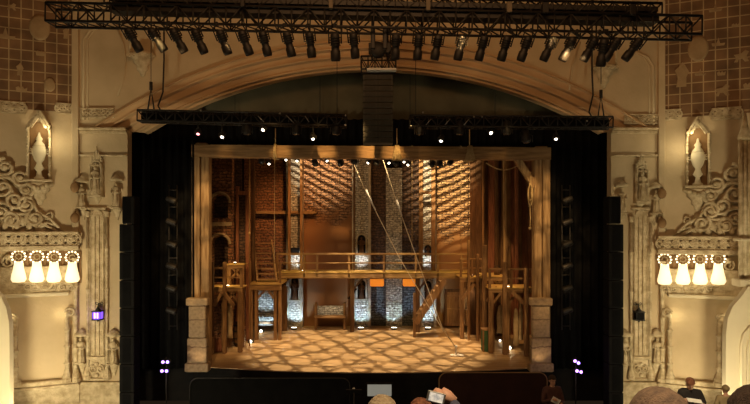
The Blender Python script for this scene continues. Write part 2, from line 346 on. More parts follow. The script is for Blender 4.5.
class Frame:
    """a wall plane: local x along the wall, local -y out of it"""
    def __init__(s, x0, y0, deg): s.o = Vector((x0, y0, 0)); s.a = R(deg); s.m = Matrix.Translation(s.o) @ Matrix.Rotation(s.a, 4, 'Z')
    def uz(s, px, py):
        if px > 560: py = py + 6 * min(1, max(0, (330 - py) / 130))
        a = (px - HX) / F; sn, c = math.sin(s.a), math.cos(s.a)
        k = -sn * s.o.x + c * (s.o.y + CAMY)
        k = k / (-sn * a + c); x = k * a; y = -CAMY + k
        return ((x - s.o.x) * c + (y - s.o.y) * sn, CZ - (py - HY) * k / F)
    def at(s, px, py, off=0):
        u, z = s.uz(px, py); return s.m @ Vector((u, -off, z))
    def thing(s, name, label, cat, px, py, group=None, off=0):
        return thing(name, label, cat, s.at(px, py, off), s.a, group)
    def empty(s, px, py, off=0):
        pass

FR = Frame(0, 0, 0)
FL = Frame((80 - HX) * 20 / F, 0, 22)
FRR = Frame((657 - HX) * 20 / F, 0, -22)

# ------------------------------------------------------------ the setting
def arcpts(apx, apy, half, rise, n=40):
    Rr = (half * half + rise * rise) / (2 * rise); am = math.asin(half / Rr)
    return [(apx + Rr * math.sin(-am + 2 * am * i / n), apy + Rr * (1 - math.cos(-am + 2 * am * i / n))) for i in range(n + 1)]
OUT = arcpts(371, 40, 280, 90); INN = arcpts(373, 65.5, 235, 65)
b = MB(); n = len(OUT)
# wall over the arch and the two piers
top = 17.
for i in range(n - 1):
    p, q = W(*OUT[i], 20), W(*OUT[i + 1], 20)
    b.add([p, q, (q.x, 0, top), (p.x, 0, top)], [(0, 1, 2, 3)])
xl, xr = FL.o.x, FRR.o.x
jl, jr = (127.5 - HX) * 20 / F, (611 - HX) * 20 / F
zl = W(0, 130, 20).z
pl, pr = W(*OUT[0], 20), W(*OUT[-1], 20)
for x0, x1, z0, z1 in ((xl, pl.x, zl, 17.), (pr.x, xr, zl, 17.), (xl, jl, -2, zl), (jr, xr, -2, zl)):
    b.add([(x0, 0, z0), (x1, 0, z0), (x1, 0, z1), (x0, 0, z1)], [(0, 1, 2, 3)])
    b.add([(x0, .35, z0), (x1, .35, z0), (x1, .35, z1), (x0, .35, z1)], [(0, 3, 2, 1)])
for x in (jl, jr): b.add([(x, 0, -2), (x, .35, -2), (x, .35, zl), (x, 0, zl)], [(0, 1, 2, 3)])
struct('wall_front', b, 'plaster')

b = MB()  # splayed, stepped arch moulding
prof = [(0, 0), (0, -.10), (.06, -.13), (.09, -.03), (.24, .05), (.27, -.02), (.32, .0), (.36, .16), (.52, .22), (.55, .14), (.60, .17), (.63, .32), (.80, .40), (.84, .34), (.90, .36), (.93, .5), (1, .52), (1, .9)]
vs = []
for t, dy in prof:
    for i in range(n):
        px = OUT[i][0] * (1 - t) + INN[i][0] * t; py = OUT[i][1] * (1 - t) + INN[i][1] * t
        p = W(px, py, 20); vs.append((p.x, dy, p.z))
fs = [(a * n + i, (a + 1) * n + i, (a + 1) * n + i + 1, a * n + i + 1) for a in range(len(prof) - 1) for i in range(n - 1)]
b.add(vs, fs); o = struct('trim_1', b, 'arch')

# imposts under the arch and cornice over the side bays
k = 2
for (x0, x1) in ((xl, jl - .0), (jr + .0, xr)):
    z = W(0, 131, 20).z; b = MB()
    b.box(x0, x1, -.10, 0, z - .10, z + .02, .02); b.box(x0, x1, -.18, 0, z + .02, z + .12, .03); b.box(x0, x1, -.12, 0, z - .95, z - .88, .02)
    struct('trim_%d' % k, b, 'relief'); k += 1
# side walls
def local_struct(name, mb, m, fr):
    for v in mb.v: v[:] = fr.m @ v
    return struct(name, mb, m)
for fr, sg, nm in ((FL, -1, 'left'), (FRR, 1, 'right')):
    b = MB(); L_ = 4.6 * sg
    b.box(min(0, L_), max(0, L_), 0, .3, -2, top)
    local_struct('wall_' + nm, b, 'plaster', fr)
    e = fr.m @ Vector((L_, 0, 0))
# floors
b = MB(); b.box(-16, 16, -20, .6, -1.5, -1.35); struct('floor_house', b, 'floord')
fx = [(-9.6 + 19.2 * i / 24) for i in range(25)]
fyf = lambda x: .55 + .95 * (x / 7.2) ** 2 if abs(x) < 7.2 else 1.5
b = MB()
vs = [(x, fyf(x), 0) for x in fx] + [(x, 12.2, 0) for x in fx] + [(x, fyf(x), -.22) for x in fx] + [(x, 12.2, -.22) for x in fx]
m_ = 25
fs = [(i, i + 1, m_ + i + 1, m_ + i) for i in range(24)] + [(2 * m_ + i + 1, 2 * m_ + i, 3 * m_ + i, 3 * m_ + i + 1) for i in range(24)] + [(2 * m_ + i, 2 * m_ + i + 1, i + 1, i) for i in range(24)]
b.add(vs, fs); struct('floor', b, 'floorw')
b = MB(); vs = []
for dz, dy in ((-.03, -.06), (-.2, -.10), (-1.35, -.10)):
    vs += [(x, fyf(x) + dy, dz) for x in fx]
vs += [(x, fyf(x) + .01, -.03) for x in fx]
fs = [(m_ + i, m_ + i + 1, i + 1, i) for i in range(24)] + [(2 * m_ + i, 2 * m_ + i + 1, m_ + i + 1, m_ + i) for i in range(24)] + [(i, i + 1, 3 * m_ + i + 1, 3 * m_ + i) for i in range(24)]
b.add(vs, fs); struct('trim_4', b, 'black')
b = MB(); b.box(-11, 11, 12.2, 12.4, -1.3, 17); struct('wall_back', b, 'black')
b = MB(); b.box(-16, 16, -20, 12.4, 17, 17.2); struct('ceiling', b, 'brown')

# ------------------------------------------------------------ black masking and house curtain
def pleats(x0, x1, y, z0, z1, pitch=.32, depth=.09, nz=4):
    b = MB(); nx = max(4, int((x1 - x0) / pitch * 6)); vs = []
    for j in range(nz + 1):
        z = z0 + (z1 - z0) * j / nz
        for i in range(nx + 1):
            x = x0 + (x1 - x0) * i / nx; ph = 2 * PI * (x - x0) / pitch
            vs.append((x, y + depth * math.sin(ph + .6 * math.sin(ph * .13 + j * .3)), z))
    b.add(vs, [(j * (nx + 1) + i, j * (nx + 1) + i + 1, (j + 1) * (nx + 1) + i + 1, (j + 1) * (nx + 1) + i) for j in range(nz) for i in range(nx)], True)
    return b
def curtain(name, label, x0, x1, y, z0, z1, m, **k):
    b = pleats(x0, x1, y, z0, z1, **k); bb = MB(); bb.v = b.v; bb.f = b.f; bb.sm = b.sm
    o = bb.build(name, m); s = o.modifiers.new('thickness', 'SOLIDIFY'); s.thickness = .02
    return tag(o, label, 'curtain')
curtain('masking_curtain', 'black masking curtain hanging between left pier and timber portal', -9.5, -6.95, 1.0, .02, 9.6, 'drape')
curtain('masking_curtain', 'black masking curtain hanging between timber portal and right pier', 6.75, 9.2, 1.0, .02, 9.6, 'drape')
curtain('border_curtain', 'black border curtain across the top of the stage opening above the timber beam', -9.4, 9.2, 1.25, 8.72, 9.75, 'drape')
curtain('valance_curtain', 'grey green valance filling the arch above the black border', -9.6, 9.4, 1.6, 9.4, 16.95, 'grey_drape', pitch=1.3, depth=.03)

# ------------------------------------------------------------ ornament kit (local: x along wall, -y outward)
def quatrefoil(b, x, z, r, y=-.05, t=.022):
    for dx, dz in ((1, 0), (-1, 0), (0, 1), (0, -1)): b.ring((x + dx * r * .42, y, z + dz * r * .42), r * .42, t, 10, 5)
    b.ring((x, y, z), r, t, 14, 5)
def figure(b, h, x=0, y=-.14, z=0):
    """robed carved figure"""
    b.lathe([(.17 * h, 0), (.18 * h, .03 * h), (.135 * h, .25 * h), (.125 * h, .45 * h), (.10 * h, .58 * h), (.14 * h, .70 * h), (.15 * h, .77 * h), (.10 * h, .82 * h), (.045 * h, .84 * h), (.04 * h, .86 * h)], (x, y, z), 14, sy=.7)
    b.ball((x, y - .01 * h, z + .92 * h), .062 * h, .068 * h, .078 * h)
    for s_ in (-1, 1):
        b.tube([(x + s_ * .14 * h, y, z + .76 * h), (x + s_ * .18 * h, y - .02 * h, z + .60 * h), (x + s_ * .10 * h, y - .13 * h, z + .56 * h), (x + s_ * .03 * h, y - .15 * h, z + .60 * h)], [.045 * h, .042 * h, .035 * h, .028 * h], 8)
        b.tube([(x + s_ * .06 * h, y - .10 * h, z + .5 * h), (x + s_ * .09 * h, y - .13 * h, z + .2 * h), (x + s_ * .08 * h, y - .13 * h, z + .01 * h)], .018 * h, 6)
def corbel(b, w, h, z=0, y=0):
    pr = [(.02, -h), (.10 * w, -.95 * h), (.12 * w, -.8 * h), (.22 * w, -.7 * h), (.2 * w, -.55 * h), (.36 * w, -.35 * h), (.34 * w, -.25 * h), (.5 * w, -.12 * h), (.5 * w, 0)]
    b.lathe([(r, zz + z) for r, zz in pr], (0, y, 0), 14, sy=.75)
def canopy(b, w, h, z, y=-.02):
    for i in range(3): b.ring((0, y - .06 * i, z), w * (.5 - .03 * i), .035, 14, 6, a0=0, a1=180, sz=1.1)
    for i in range(5):
        x = (-.4 + .2 * i) * w; hh = h * (1 - abs(x / w) * 1.4)
        b.lathe([(.05, 0), (.045, hh * .6), (.06, hh * .65), (.03, hh * .8), (.008, hh)], (x, y - .08, z + w * .3), 6)
    for i in range(6): b.ball((-.42 * w + i * .168 * w, y - .16, z + .02), .045)

def statue_niche(fr, px, y_top, y_bot, wpx, label_n, label_s, group=None):
    (u, z1), (_, z0) = fr.uz(px, y_top), fr.uz(px, y_bot); w = wpx * .037; H = z1 - z0
    t = fr.thing('statue_niche', label_n, 'niche', px, y_bot)
    b = MB()
    for s_ in (-1, 1):
        b.box(s_ * w / 2 - .04, s_ * w / 2 + .04, -.16, 0, 0, H * .62, .015); b.lathe([(.05, 0), (.05, .06), (.03, .1), (.03, H * .55), (.05, H * .6), (.05, H * .63)], (s_ * w / 2, -.18, 0), 8)
    b.box(-w / 2, w / 2, -.05, 0, 0, H * .62); b.build('niche_frame', 'relief', t, True)
    b = MB(); canopy(b, w, H * .34, H * .60); b.build('canopy', 'relief', t, True)
    b = MB(); b.box(-w / 2 - .06, w / 2 + .06, -.28, 0, -.10, 0, .02); corbel(b, w * .8, H * .14, -.1, -.02); b.build('corbel', 'relief', t, True)
    s = fr.thing('carved_statue', label_s, 'statue', px, y_bot, off=.0)
    b = MB(); figure(b, H * .60, 0, -.17, 0); b.build('figure', 'relief', s, True)
def statue_bracket(fr, px, y_top, y_bot, label, rot=0):
    (u, z1), (_, z0) = fr.uz(px, y_top), fr.uz(px, y_bot); H = z1 - z0
    s = fr.thing('bracketed_statue', label, 'statue', px, y_bot)
    b = MB(); figure(b, H * .74, 0, -.16, 0); b.build('figure', 'relief', s, True)
    b = MB(); b.box(-.2, .2, -.3, 0, -.06, 0, .02); corbel(b, .36, .42, -.06, -.03); b.build('corbel', 'relief', s, True)
    b = MB(); b.lathe([(.22, H * .78), (.26, H * .80), (.24, H * .86), (.12, H * .93), (.03, H)], (0, -.10, 0), 8, sy=.9); b.build('canopy', 'relief', s, True)

def colonnette(fr, px, y_top, y_bot, label, r=.07, off=.09, curl=0, m='relief'):
    z1, z0 = fr.uz(px, y_top)[1], fr.uz(px, y_bot)[1]; H = z1 - z0
    t = fr.thing('colonnette', label, 'column', px, y_bot)
    b = MB(); pr = [(r, .0)]
    for q in (.28, .55, .8): pr += [(r, H * q - .05), (r * 1.5, H * q - .02), (r * 1.5, H * q + .02), (r * .92, H * q + .05)]
    pr += [(r * .9, H)]; b.lathe(pr, (0, -off, 0), 10); b.build('shaft', m, t, True)
    b = MB(); b.lathe([(r * 2.6, -.02), (r * 2.6, .10), (r * 2.1, .14), (r * 2.2, .2), (r * 1.5, .3), (r * 1.2, .42), (r * 1, .46)], (0, -off, 0), 8, smooth=False); b.build('base', m, t, True)
    if curl:
        b = MB(); b.tube([(0, -off, H - .02), (0, -off, H + .1), (curl * .05, -off, H + .2)], r * .9, 8); b.scroll((curl * .10, -off, H + .16), .17, r * .7, 1.3, curl, 180, vflip=-1); b.build('scroll_top', m, t, True)
    else:
        b = MB(); b.lathe([(r, H - .04), (r * 1.6, H), (r * 1.4, H + .05), (r * 1.9, H + .13), (r * 2, H + .17)], (0, -off, 0), 8); b.build('capital', m, t, True)
    return t

# ------------------------------------------------------------ auditorium sides, left then mirrored right
for sg, fr, side, corner in ((-1, FL, 'left', 80), (1, FRR, 'right', 657)):
    X = (lambda p: p) if sg < 0 else (lambda p: 737 - p)
    def rect(p0, p1, yb, yt, fr=fr, X=X):
        a, c = fr.uz(X(p0), yb)[0], fr.uz(X(p1), yb)[0]; pc = (X(p0) + X(p1)) / 2
        return min(a, c), max(a, c), fr.uz(pc, yb)[1], fr.uz(pc, yt)[1]
    def loc_thing(name, label, cat, fr=fr): return thing(name, label, cat, fr.o, fr.a)
    # upper painted lattice with pale motifs
    x0, x1, z0, z1 = rect(-60, 73, 108, -20)
    t = loc_thing('lattice_panel', 'brown painted lattice panel with pale figures high on the %s wall' % side, 'wall panel')
    b = MB(); b.box(x0, x1, -.04, 0, z0, z1); b.build('panel', 'lattice', t, True)
    def mot(px, py, kind, s=1):
        u, z = fr.uz(px, py); b = MB(); s *= .037
        if kind == 'oval': b.lathe([(.01, 0), (9 * s, .0), (9 * s, .02), (7 * s, .035), (.01, .035)], (0, 0, 0), 20, axis=(0, -1, 0), sy=1.4)
        else:
            shp = {'ship': [(-7, -3), (7, -3), (8, 0), (2, 0), (0, 8), (-2, 1), (-8, 1)],
                   'figure': [(-4, -10), (4, -10), (4, -2), (6, 3), (3, 9), (1, 12), (-1, 9), (-5, 5), (-3, -2)],
                   'beast': [(-6, -4), (-4, 0), (-6, 3), (0, 4), (3, 7), (6, 5), (4, 1), (6, -4), (3, -4), (1, -1), (-2, -1), (-3, -4)],
                   'crown': [(-5, -3), (5, -3), (6, 3), (3, 1), (1, 4), (-1, 1), (-3, 4), (-6, 2)]}[kind]
            b.prism([(p * s, q * s) for p, q in shp], -.035, 0)
        for v in b.v: v += Vector((u, -.04, z))
        b.build('motif', 'motif', t, True)
    if sg < 0:
        for a in ((40, 28, 'oval'), (6, 36, 'ship'), (41, 54, 'crown', .7), (20, 70, 'figure', .55), (50, 85, 'oval', .55), (22, 90, 'crown', .8), (12, 8, 'beast', .6), (66, 34, 'figure', .5)): mot(*a)
    else:
        for a in ((698, 43, 'oval'), (681, 70, 'figure', 1.1), (718, 38, 'ship', .7), (700, 68, 'ship', .6), (741, 52, 'beast', 1.0), (722, 86, 'beast', 1.0), (721, 68, 'crown', .6), (715, 4, 'ship', .7), (748, 80, 'crown', .7), (735, 20, 'crown', .5)): mot(*a)
    # pierced frieze under it
    x0, x1, z0, z1 = rect(-4, 26, 112, 103)
    t = loc_thing('pierced_frieze', 'pierced frieze of carved rosettes below the %s lattice panel, outer end' % side, 'frieze')
    b = MB(); b.box(x0, x1, -.10, 0, z0 - .05, z0, .01); b.box(x0, x1, -.10, 0, z1, z1 + .05, .01); b.build('rail', 'relief', t, True)
    for i in range(4): b = MB(); quatrefoil(b, x0 + (i + .5) * (x1 - x0) / 4, (z0 + z1) / 2, (z1 - z0) / 2, -.07, .03); b.build('rosette', 'relief', t, True)
    x0, x1, z0, z1 = rect(56, 79, 113, 105)
    t = loc_thing('pierced_frieze', 'pierced frieze of carved rosettes below the %s lattice panel, beside the pier' % side, 'frieze')
    b = MB(); b.box(x0, x1, -.10, 0, z0 - .05, z0, .01); b.box(x0, x1, -.10, 0, z1, z1 + .05, .01); b.build('rail', 'relief', t, True)
    for i in range(3): b = MB(); quatrefoil(b, x0 + (i + .5) * (x1 - x0) / 3, (z0 + z1) / 2, (z1 - z0) / 2, -.07, .03); b.build('rosette', 'relief', t, True)
    # pier-edge strip beside the lattice and an engaged shaft down the wall
    x0, x1, z0, z1 = rect(72, 79, 232, -20); b = MB(); b.box(x0, x1, -.12, 0, z0, z1, .02); local_struct('trim_%d' % (5 if sg < 0 else 6), b, 'plaster', fr)
    # urn niche
    x0, x1, z0, z1 = rect(29, 51, 180, 116); w = x1 - x0; H = z1 - z0
    t = fr.thing('urn_niche', 'lit pointed niche with carved frame high on the %s wall' % side, 'niche', X(40), 180)
    b = MB()
    for s_ in (-1, 1):
        b.box(s_ * w / 2 - .03, s_ * w / 2 + .03, -.3, 0, 0, H * .84, .01)
        for q in range(6): b.ball((s_ * w / 2, -.31, H * (.08 + .14 * q)), .05)
        b.bar((s_ * (w / 2 - .1), -.28, H * .80), (0, -.28, H * .98), .07, .09)
        b.bar((s_ * (w / 2 + .0), -.26, H * .80), (0, -.26, H * 1.06), .06, .09)
    b.build('niche_frame', 'relief', t, True)
    b = MB(); b.box(-w / 2, w / 2, -.03, 0, 0, H * .9); b.build('niche_back', 'brown', t, True)
    b = MB(); b.box(-w / 2 - .1, w / 2 + .1, -.42, 0, -.08, 0, .02); b.build('sill', 'relief', t, True)
    b = MB(); corbel(b, w * 1.35, .82, -.08, -.02)
    for q in range(5): b.ball(((q - 2) * w * .2, -.34, -.2 - .06 * (2 - abs(q - 2))), .08)
    b.build('corbel', 'relief', t, True)
    s = fr.thing('carved_urn', 'carved stone urn with lid standing in the lit niche of the %s wall' % side, 'urn', X(40), 180, off=.16)
    u_ = H * .78
    b = MB(); b.lathe([(.16, 0), (.17, .06), (.10, .12), (.07, .3), (.16, .4), (.11, .5), (.08, .6), (.16, .72), (.23, .95), (.25, 1.08), (.2, 1.14), (.22, 1.18)], (0, 0, 0), 14, sy=.55); b.build('body', 'pale', s, True)
    b = MB(); b.lathe([(.2, 1.18), (.16, 1.28), (.08, 1.38), (.12, 1.46), (.05, 1.56), (.02, 1.7)], (0, 0, 0), 12, sy=.55); b.build('lid', 'pale', s, True)
    for s_ in (-1, 1):
        b = MB(); b.scroll((s_ * .27, 0, 1.0), .10, .03, 1.2, s_, 90); b.build('handle', 'pale', s, True)
    light('POINT', 'niche_lamp_' + side, fr.m @ Vector((fr.uz(X(46), 150)[0], -.42, fr.uz(X(46), 130)[1])), 7, (1, .84, .52), size=.05)
    light('POINT', 'niche_foot_lamp_' + side, fr.m @ Vector((fr.uz(X(56), 150)[0], -.6, fr.uz(X(56), 143)[1])), 15, (1, .84, .52), size=.05)
    # scrolling pediment screen at the outer end
    t = loc_thing('scroll_screen', 'large pierced screen of carved scrolls stepping up the outer %s wall' % side, 'carved screen')
    def L(px, py, off=0): u, z = fr.uz(X(px), py); return (u, -off, z)
    b = MB()
    for (p, y, r_, f_, a) in ((6, 168, .34, 1, 90), (22, 178, .3, -1, 200), (4, 188, .42, 1, 30), (16, 200, .34, -1, 140), (28, 205, .30, 1, 60), (2, 212, .36, 1, 10), (27, 190, .24, 1, 300), (12, 220, .28, -1, 40), (36, 218, .3, 1, 120)):
        b.scroll(L(p, y, .16), r_, .07, 1.7, -f_ * sg, a)
        b.ball(L(p, y, .18), .09)
    b.build('scroll_work', 'relief', t, True)
    b = MB()
    for pts in ([(-14, 160), (4, 163), (14, 172), (22, 188), (32, 198), (38, 212), (50, 218), (60, 228)], [(-14, 170), (2, 176), (12, 190), (22, 204), (34, 220), (48, 226), (58, 232)]):
        b.tube([L(p, y, .12) for p, y in pts], .06, 6)
    b.build('sloping_moulding', 'relief', t, True)
    b = MB(); b.box(*sorted((L(-14, 214)[0], L(29, 214)[0])), -.2, 0, L(10, 214)[2] - .05, L(10, 214)[2] + .05, .02)
    for p in (0, 14, 28): b.lathe([(.07, 0), (.05, .1), (.045, .55), (.08, .62)], L(p, 231, .13), 8)
    for p in (7, 21): b.ring(L(p, 224, .12), .24, .045, 12, 6, a0=0, a1=180)
    b.build('arcade', 'relief', t, True)
    for i in range(5):
        b = MB(); c = L(6 + i * 6, 226 - (i % 2) * 5, .15); b.ball(c, .10, .08, .16)
        b.tube([c, (c[0] + .16, c[1], c[2] + .15), (c[0] + .24, c[1], c[2] + .02)], [.06, .05, .02], 6)
        b.build('leaf_ornament', 'relief', t, True)
    # ornament foot under the urn corbel and dark hanging bosses by the pier
    t = fr.thing('leaf_relief', 'carved leaf spray below the niche corbel on the %s wall' % side, 'relief', X(40), 232)
    b = MB(); b.lathe([(.16, 0), (.2, .1), (.1, .3), (.16, .5), (.08, .8)], (0, -.06, 0), 8, sy=.5); b.build('stem', 'relief', t, True)
    for s_ in (-1, 1):
        b = MB(); b.tube([(0, -.08, .1), (s_ * .25, -.12, .35), (s_ * .5, -.10, .25), (s_ * .75, -.08, .02)], [.07, .06, .05, .02], 6); b.scroll((s_ * .3, -.1, .6), .16, .04, 1.4, s_, 200); b.build('leaf', 'relief', t, True)
    for yy, nm_ in ((188, 'upper'), (218, 'lower')):
        t = fr.thing('hanging_boss', '%s dark carved boss hanging beside the %s pier' % (nm_, side), 'boss', X(76), yy)
        b = MB(); b.ball((0, -.3, 0), .15, .13, .19); b.build('boss', 'brown', t, True)
        b = MB(); b.tube([(0, -.3, .1), (0, -.25, .2), (0, 0, .25)], .03, 6); b.build('bracket', 'brown', t, True)
    # box balustrade
    t = loc_thing('box_balustrade', 'pierced balustrade of carved rosettes over the %s box' % side, 'balustrade')
    x0, x1, z0, z1 = rect(-14, 80, 246, 233)
    b = MB(); b.box(x0, x1, -.34, 0, z1 - .03, z1 + .06, .02); b.build('top_rail', 'relief', t, True)
    b = MB(); b.box(x0, x1, -.36, 0, z0 - .16, z0 + .02, .02); b.build('bottom_rail', 'relief', t, True)
    nq = 10
    for i in range(nq):
        b = MB(); xc = x0 + (i + .5) * (x1 - x0) / nq; quatrefoil(b, xc, (z0 + z1) / 2 , (z1 - z0) / 2 * .96, -.28, .035); b.ball((xc, -.28, (z0 + z1) / 2), .05); b.build('rosette', 'relief', t, True)
    x0, x1, z0, z1 = rect(10, 80, 284, 247); b = MB(); b.box(x0, x1, -.02, 0, z0, z1 - .15)
    local_struct('trim_%d' % (7 if sg < 0 else 8), b, 'brown', fr)
    b = MB()
    for i in range(5):
        u = fr.uz(X(28 + i * 17.5 - 17.5), 255)[0]; b.box(u - .03, u + .03, -.07, 0, z0, z1 - .15)
    local_struct('trim_%d' % (9 if sg < 0 else 10), b, 'brown', fr)
    # swag relief front with frame
    t = loc_thing('relief_panel', 'cream relief panel with swags below the glowing lamps of the %s box' % side, 'box front')
    def along(pts, off, r_, b): b.tube([L(p, y, off) for p, y in pts], r_, 6)
    x0, x1, z0, z1 = rect(8, 70, 291, 266)
    b = MB(); b.box(x0 - (3 if sg < 0 else 0), x1 + (3 if sg > 0 else 0), -.22, 0, z0 - .05, z1, .02); b.build('panel', 'relief', t, True)
    b = MB(); b.box(x0 - (3 if sg < 0 else 0), x1 + (3 if sg > 0 else 0), -.34, 0, z0 - .17, z0 - .05, .03); b.build('lower_moulding', 'pale', t, True)
    cx = [20, 38, 55, 73]
    b = MB()
    for i in range(3):
        a_, c_ = cx[i], cx[i + 1]
        along([(a_ + (c_ - a_) * q / 8, 284 + 5 * math.sin(PI * q / 8) * (1 if i == 1 else -.3)) for q in range(9)], .25, .05, b)
        b.scroll(L((a_ + c_) / 2, 286.5, .25), .12, .035, 1.5, 1, 40 * i); b.scroll(L(c_ - 1, 287, .25), .11, .03, 1.5, -1, 90)
    b.build('swag', 'relief', t, True)
    b = MB(); b.scroll(L(9, 262, .14), .2, .05, 1.5, -sg, 90); b.scroll(L(9, 271, .14), .2, .05, 1.5, sg, 200); b.ball(L(9, 257, .16), .1); b.build('end_scroll', 'relief', t, True)
    # four glowing lamps
    for i, p in enumerate((20, 38, 55, 73)):
        pp = X(p); u, z = fr.uz(pp, 283); k_ = .037
        lt = fr.thing('box_lamp', 'glowing bell shaped lamp with beaded ring on the %s box, %s from the pier' % (side, ['fourth', 'third', 'second', 'nearest'][i] ), 'lamp', pp, 282, 'beaded bell lamps of the %s box' % side, .16)
        b = MB(); b.lathe([(.05, 0), (.19, .02), (.245, .12), (.22, .28), (.18, .45), (.15, .60), (.14, .70), (.10, .74)], (0, -.04, 0), 18, sy=.6); b.build('lamp_shade', 'lamp', lt, True)
        b = MB(); b.ring((0, -.04, .92), .19, .018, 20, 6); b.ring((0, -.04, .92), .09, .014, 12, 6)
        for a in range(8): b.bar((math.cos(a * PI / 4) * .09, -.04, .92 + math.sin(a * PI / 4) * .09), (math.cos(a * PI / 4) * .19, -.04, .92 + math.sin(a * PI / 4) * .19), .014)
        b.build('ring_frame', 'relief', lt, True)
        b = MB()
        for a in range(12): b.ball((math.cos(a * PI / 6) * .21, -.06, .92 + math.sin(a * PI / 6) * .21), .034, n=8, m=5)
        b.build('bulb_ring', 'bead', lt, True)
        b = MB(); b.box(-.03, .03, -.02, .16, .35, .41); b.build('bracket', 'relief', lt, True)
        light('POINT', 'box_lamp_glow', fr.m @ Vector((u, -.75, z + .45)), 5, (1, .82, .5), size=.2)
    # lower wall: scroll topped colonnettes, ledge, bright return
    colonnette(fr, X(19 if sg > 0 else 16.5), 322, 384, 'tall scroll topped colonnette on the %s wall, farther from the pier' % side, .075, .2, -sg * -1)
    colonnette(fr, X(68), 316, 380, 'tall scroll topped colonnette on the %s wall, nearer the pier' % side, .075, .2, -sg)
    for p, e_ in ((14, 9), (62, 14)):
        light('POINT', 'scroll_glow', fr.m @ Vector((fr.uz(X(p - 2), 315)[0], -.28, fr.uz(X(p), 314)[1])), e_ * .25, (1, .84, .5), size=.1)
    x0, x1, z0, z1 = rect(-8, 80, 388, 381); b = MB(); b.box(x0, x1, -.32, 0, z0, z0 + .10, .02); b.box(x0, x1, -.24, 0, z0 + .10, z1 + .02, .03); b.box(x0, x1, -.16, 0, z0 - 1.5, z0)
    local_struct('trim_%d' % (11 if sg < 0 else 12), b, 'relief', fr)
    # nearer lit pier at the edge of the picture
    if sg < 0:
        pts = [(-45, 290), (-6, 290), (1, 297), (6, 308), (9, 322), (9.5, 345), (9.5, 440), (-45, 440)]
    else:
        pts = [(800, 286), (748, 287), (741, 297), (733, 306), (728, 318), (726, 335), (726, 440), (800, 440)]
    dd = 17.6; b = MB(); q = [W(p, y, dd) for p, y in pts]; b.prism([(v.x, v.z) for v in (q[::-1] if sg < 0 else q)], dd - 20, dd - 20 + .2)
    struct('wall_%s_return' % side, b, 'pale')
    if sg > 0:
        b = MB(); ar = [(741, 440), (740.5, 345), (743, 334), (749, 327), (760, 324)]; b.tube([Vector(W(p, y, dd)) + Vector((0, -.03, 0)) for p, y in ar], .05, 6)
        b.tube([Vector(W(p + 6, y + 4, dd)) + Vector((0, -.03, 0)) for p, y in ar], .03, 6); struct('trim_13', b, 'pale')
        # tall clustered shaft above it
        t = thing('wall_shaft', 'tall clustered shaft with pinnacle at the outer edge of the right wall', 'column', W(744, 286, 18))
        b = MB(); w0 = W(744, 286, 18); zt = W(744, 140, 18).z
        for dx in (-.14, 0, .14): b.lathe([(.07, 0), (.07, zt - w0.z)], (dx, -.05, 0), 8)
        b.build('shaft', 'relief', t, True)
        b = MB(); b.lathe([(.2, zt - w0.z), (.22, zt - w0.z + .1), (.1, zt - w0.z + .4), (.02, zt - w0.z + .9)], (0, -.05, 0), 8); b.build('pinnacle', 'relief', t, True)
        b = MB(); b.box(-.3, .3, -.3, .2, 0, .25, .03); b.box(-.25, .25, -.24, .2, 1.5, 1.6, .02); b.build('base', 'pale', t, True)
    # ---- pier (front wall plane)
    Y = X
    if sg < 0: pn = 'left pier'
    else: pn = 'right pier'
    Xp = (lambda p: p) if sg < 0 else (lambda p: 738 - p)
    statue_niche(FR, Xp(98), 147, 195, 11, 'canopied niche carved on the %s' % pn, 'carved statue standing in the niche of the %s' % pn)
    statue_bracket(FR, Xp(84), 176, 207, 'carved statue on a bracket at the outer corner of the %s, upper level' % pn)
    statue_bracket(FR, Xp(118), 174, 207, 'carved statue on a bracket beside the stage opening on the %s, upper level' % pn)
    statue_bracket(FR, Xp(83), 328, 361, 'carved statue on a bracket at the outer corner of the %s, lower level' % pn)
    statue_bracket(FR, Xp(115), 328, 362, 'carved statue on a bracket beside the stage opening on the %s, lower level' % pn)
    for p, nn in ((89, 'outer'), (108, 'inner')):
        colonnette(FR, Xp(p), 216, 378, 'slender colonnette on the %s, %s of the pair' % (pn, nn), .055, .08)
    colonnette(FR, Xp(78), 262, 380, 'pale slender shaft at the outer corner of the %s' % pn, .07, .16)
    t = FR.thing('pilaster_panel', 'tall narrow carved pilaster panel on the %s below the niche' % pn, 'pilaster', Xp(98), 380)
    b = MB(); z_ = W(98, 210, 20).z - W(98, 380, 20).z; b.box(-.28, .28, -.06, 0, .9, z_, .02); b.build('panel', 'relief', t, True)
    b = MB()
    for s_ in (-.24, -.08, .08, .24): b.box(s_ - .02, s_ + .02, -.11, -.06, .95, z_ - .25, .008)
    b.build('ribs', 'relief', t, True)
    b = MB(); b.box(-.32, .32, -.14, 0, .78, .9, .02); b.box(-.32, .32, -.14, 0, 0, .1, .02); b.box(-.28, .28, -.05, 0, .1, .78)
    b.scroll((-.13, -.09, .42), .16, .035, 1.5, 1, 90); b.scroll((.13, -.09, .42), .16, .035, 1.5, -1, 90); b.ball((0, -.08, .2), .08); b.ball((0, -.08, .62), .07); b.build('base_panel', 'relief', t, True)
    b = MB(); b.box(-.34, .34, -.13, 0, z_, z_ + .1, .02); b.ring((0, -.08, z_ - .2), .2, .03, 12, 6, a0=0, a1=180); b.build('cap', 'relief', t, True)
    # lantern
    if sg < 0: t = FR.thing('wall_lantern', 'small wall lantern glowing violet on the left pier', 'lantern', 102, 319, off=.3)
    else: t = FR.thing('wall_lantern', 'small unlit black lantern on the right pier', 'lantern', 635, 319, off=.3)
    b = MB(); b.box(-.14, .14, -.12, .12, .06, .32, .02); b.build('glass', 'uvglass' if sg < 0 else 'black', t, True)
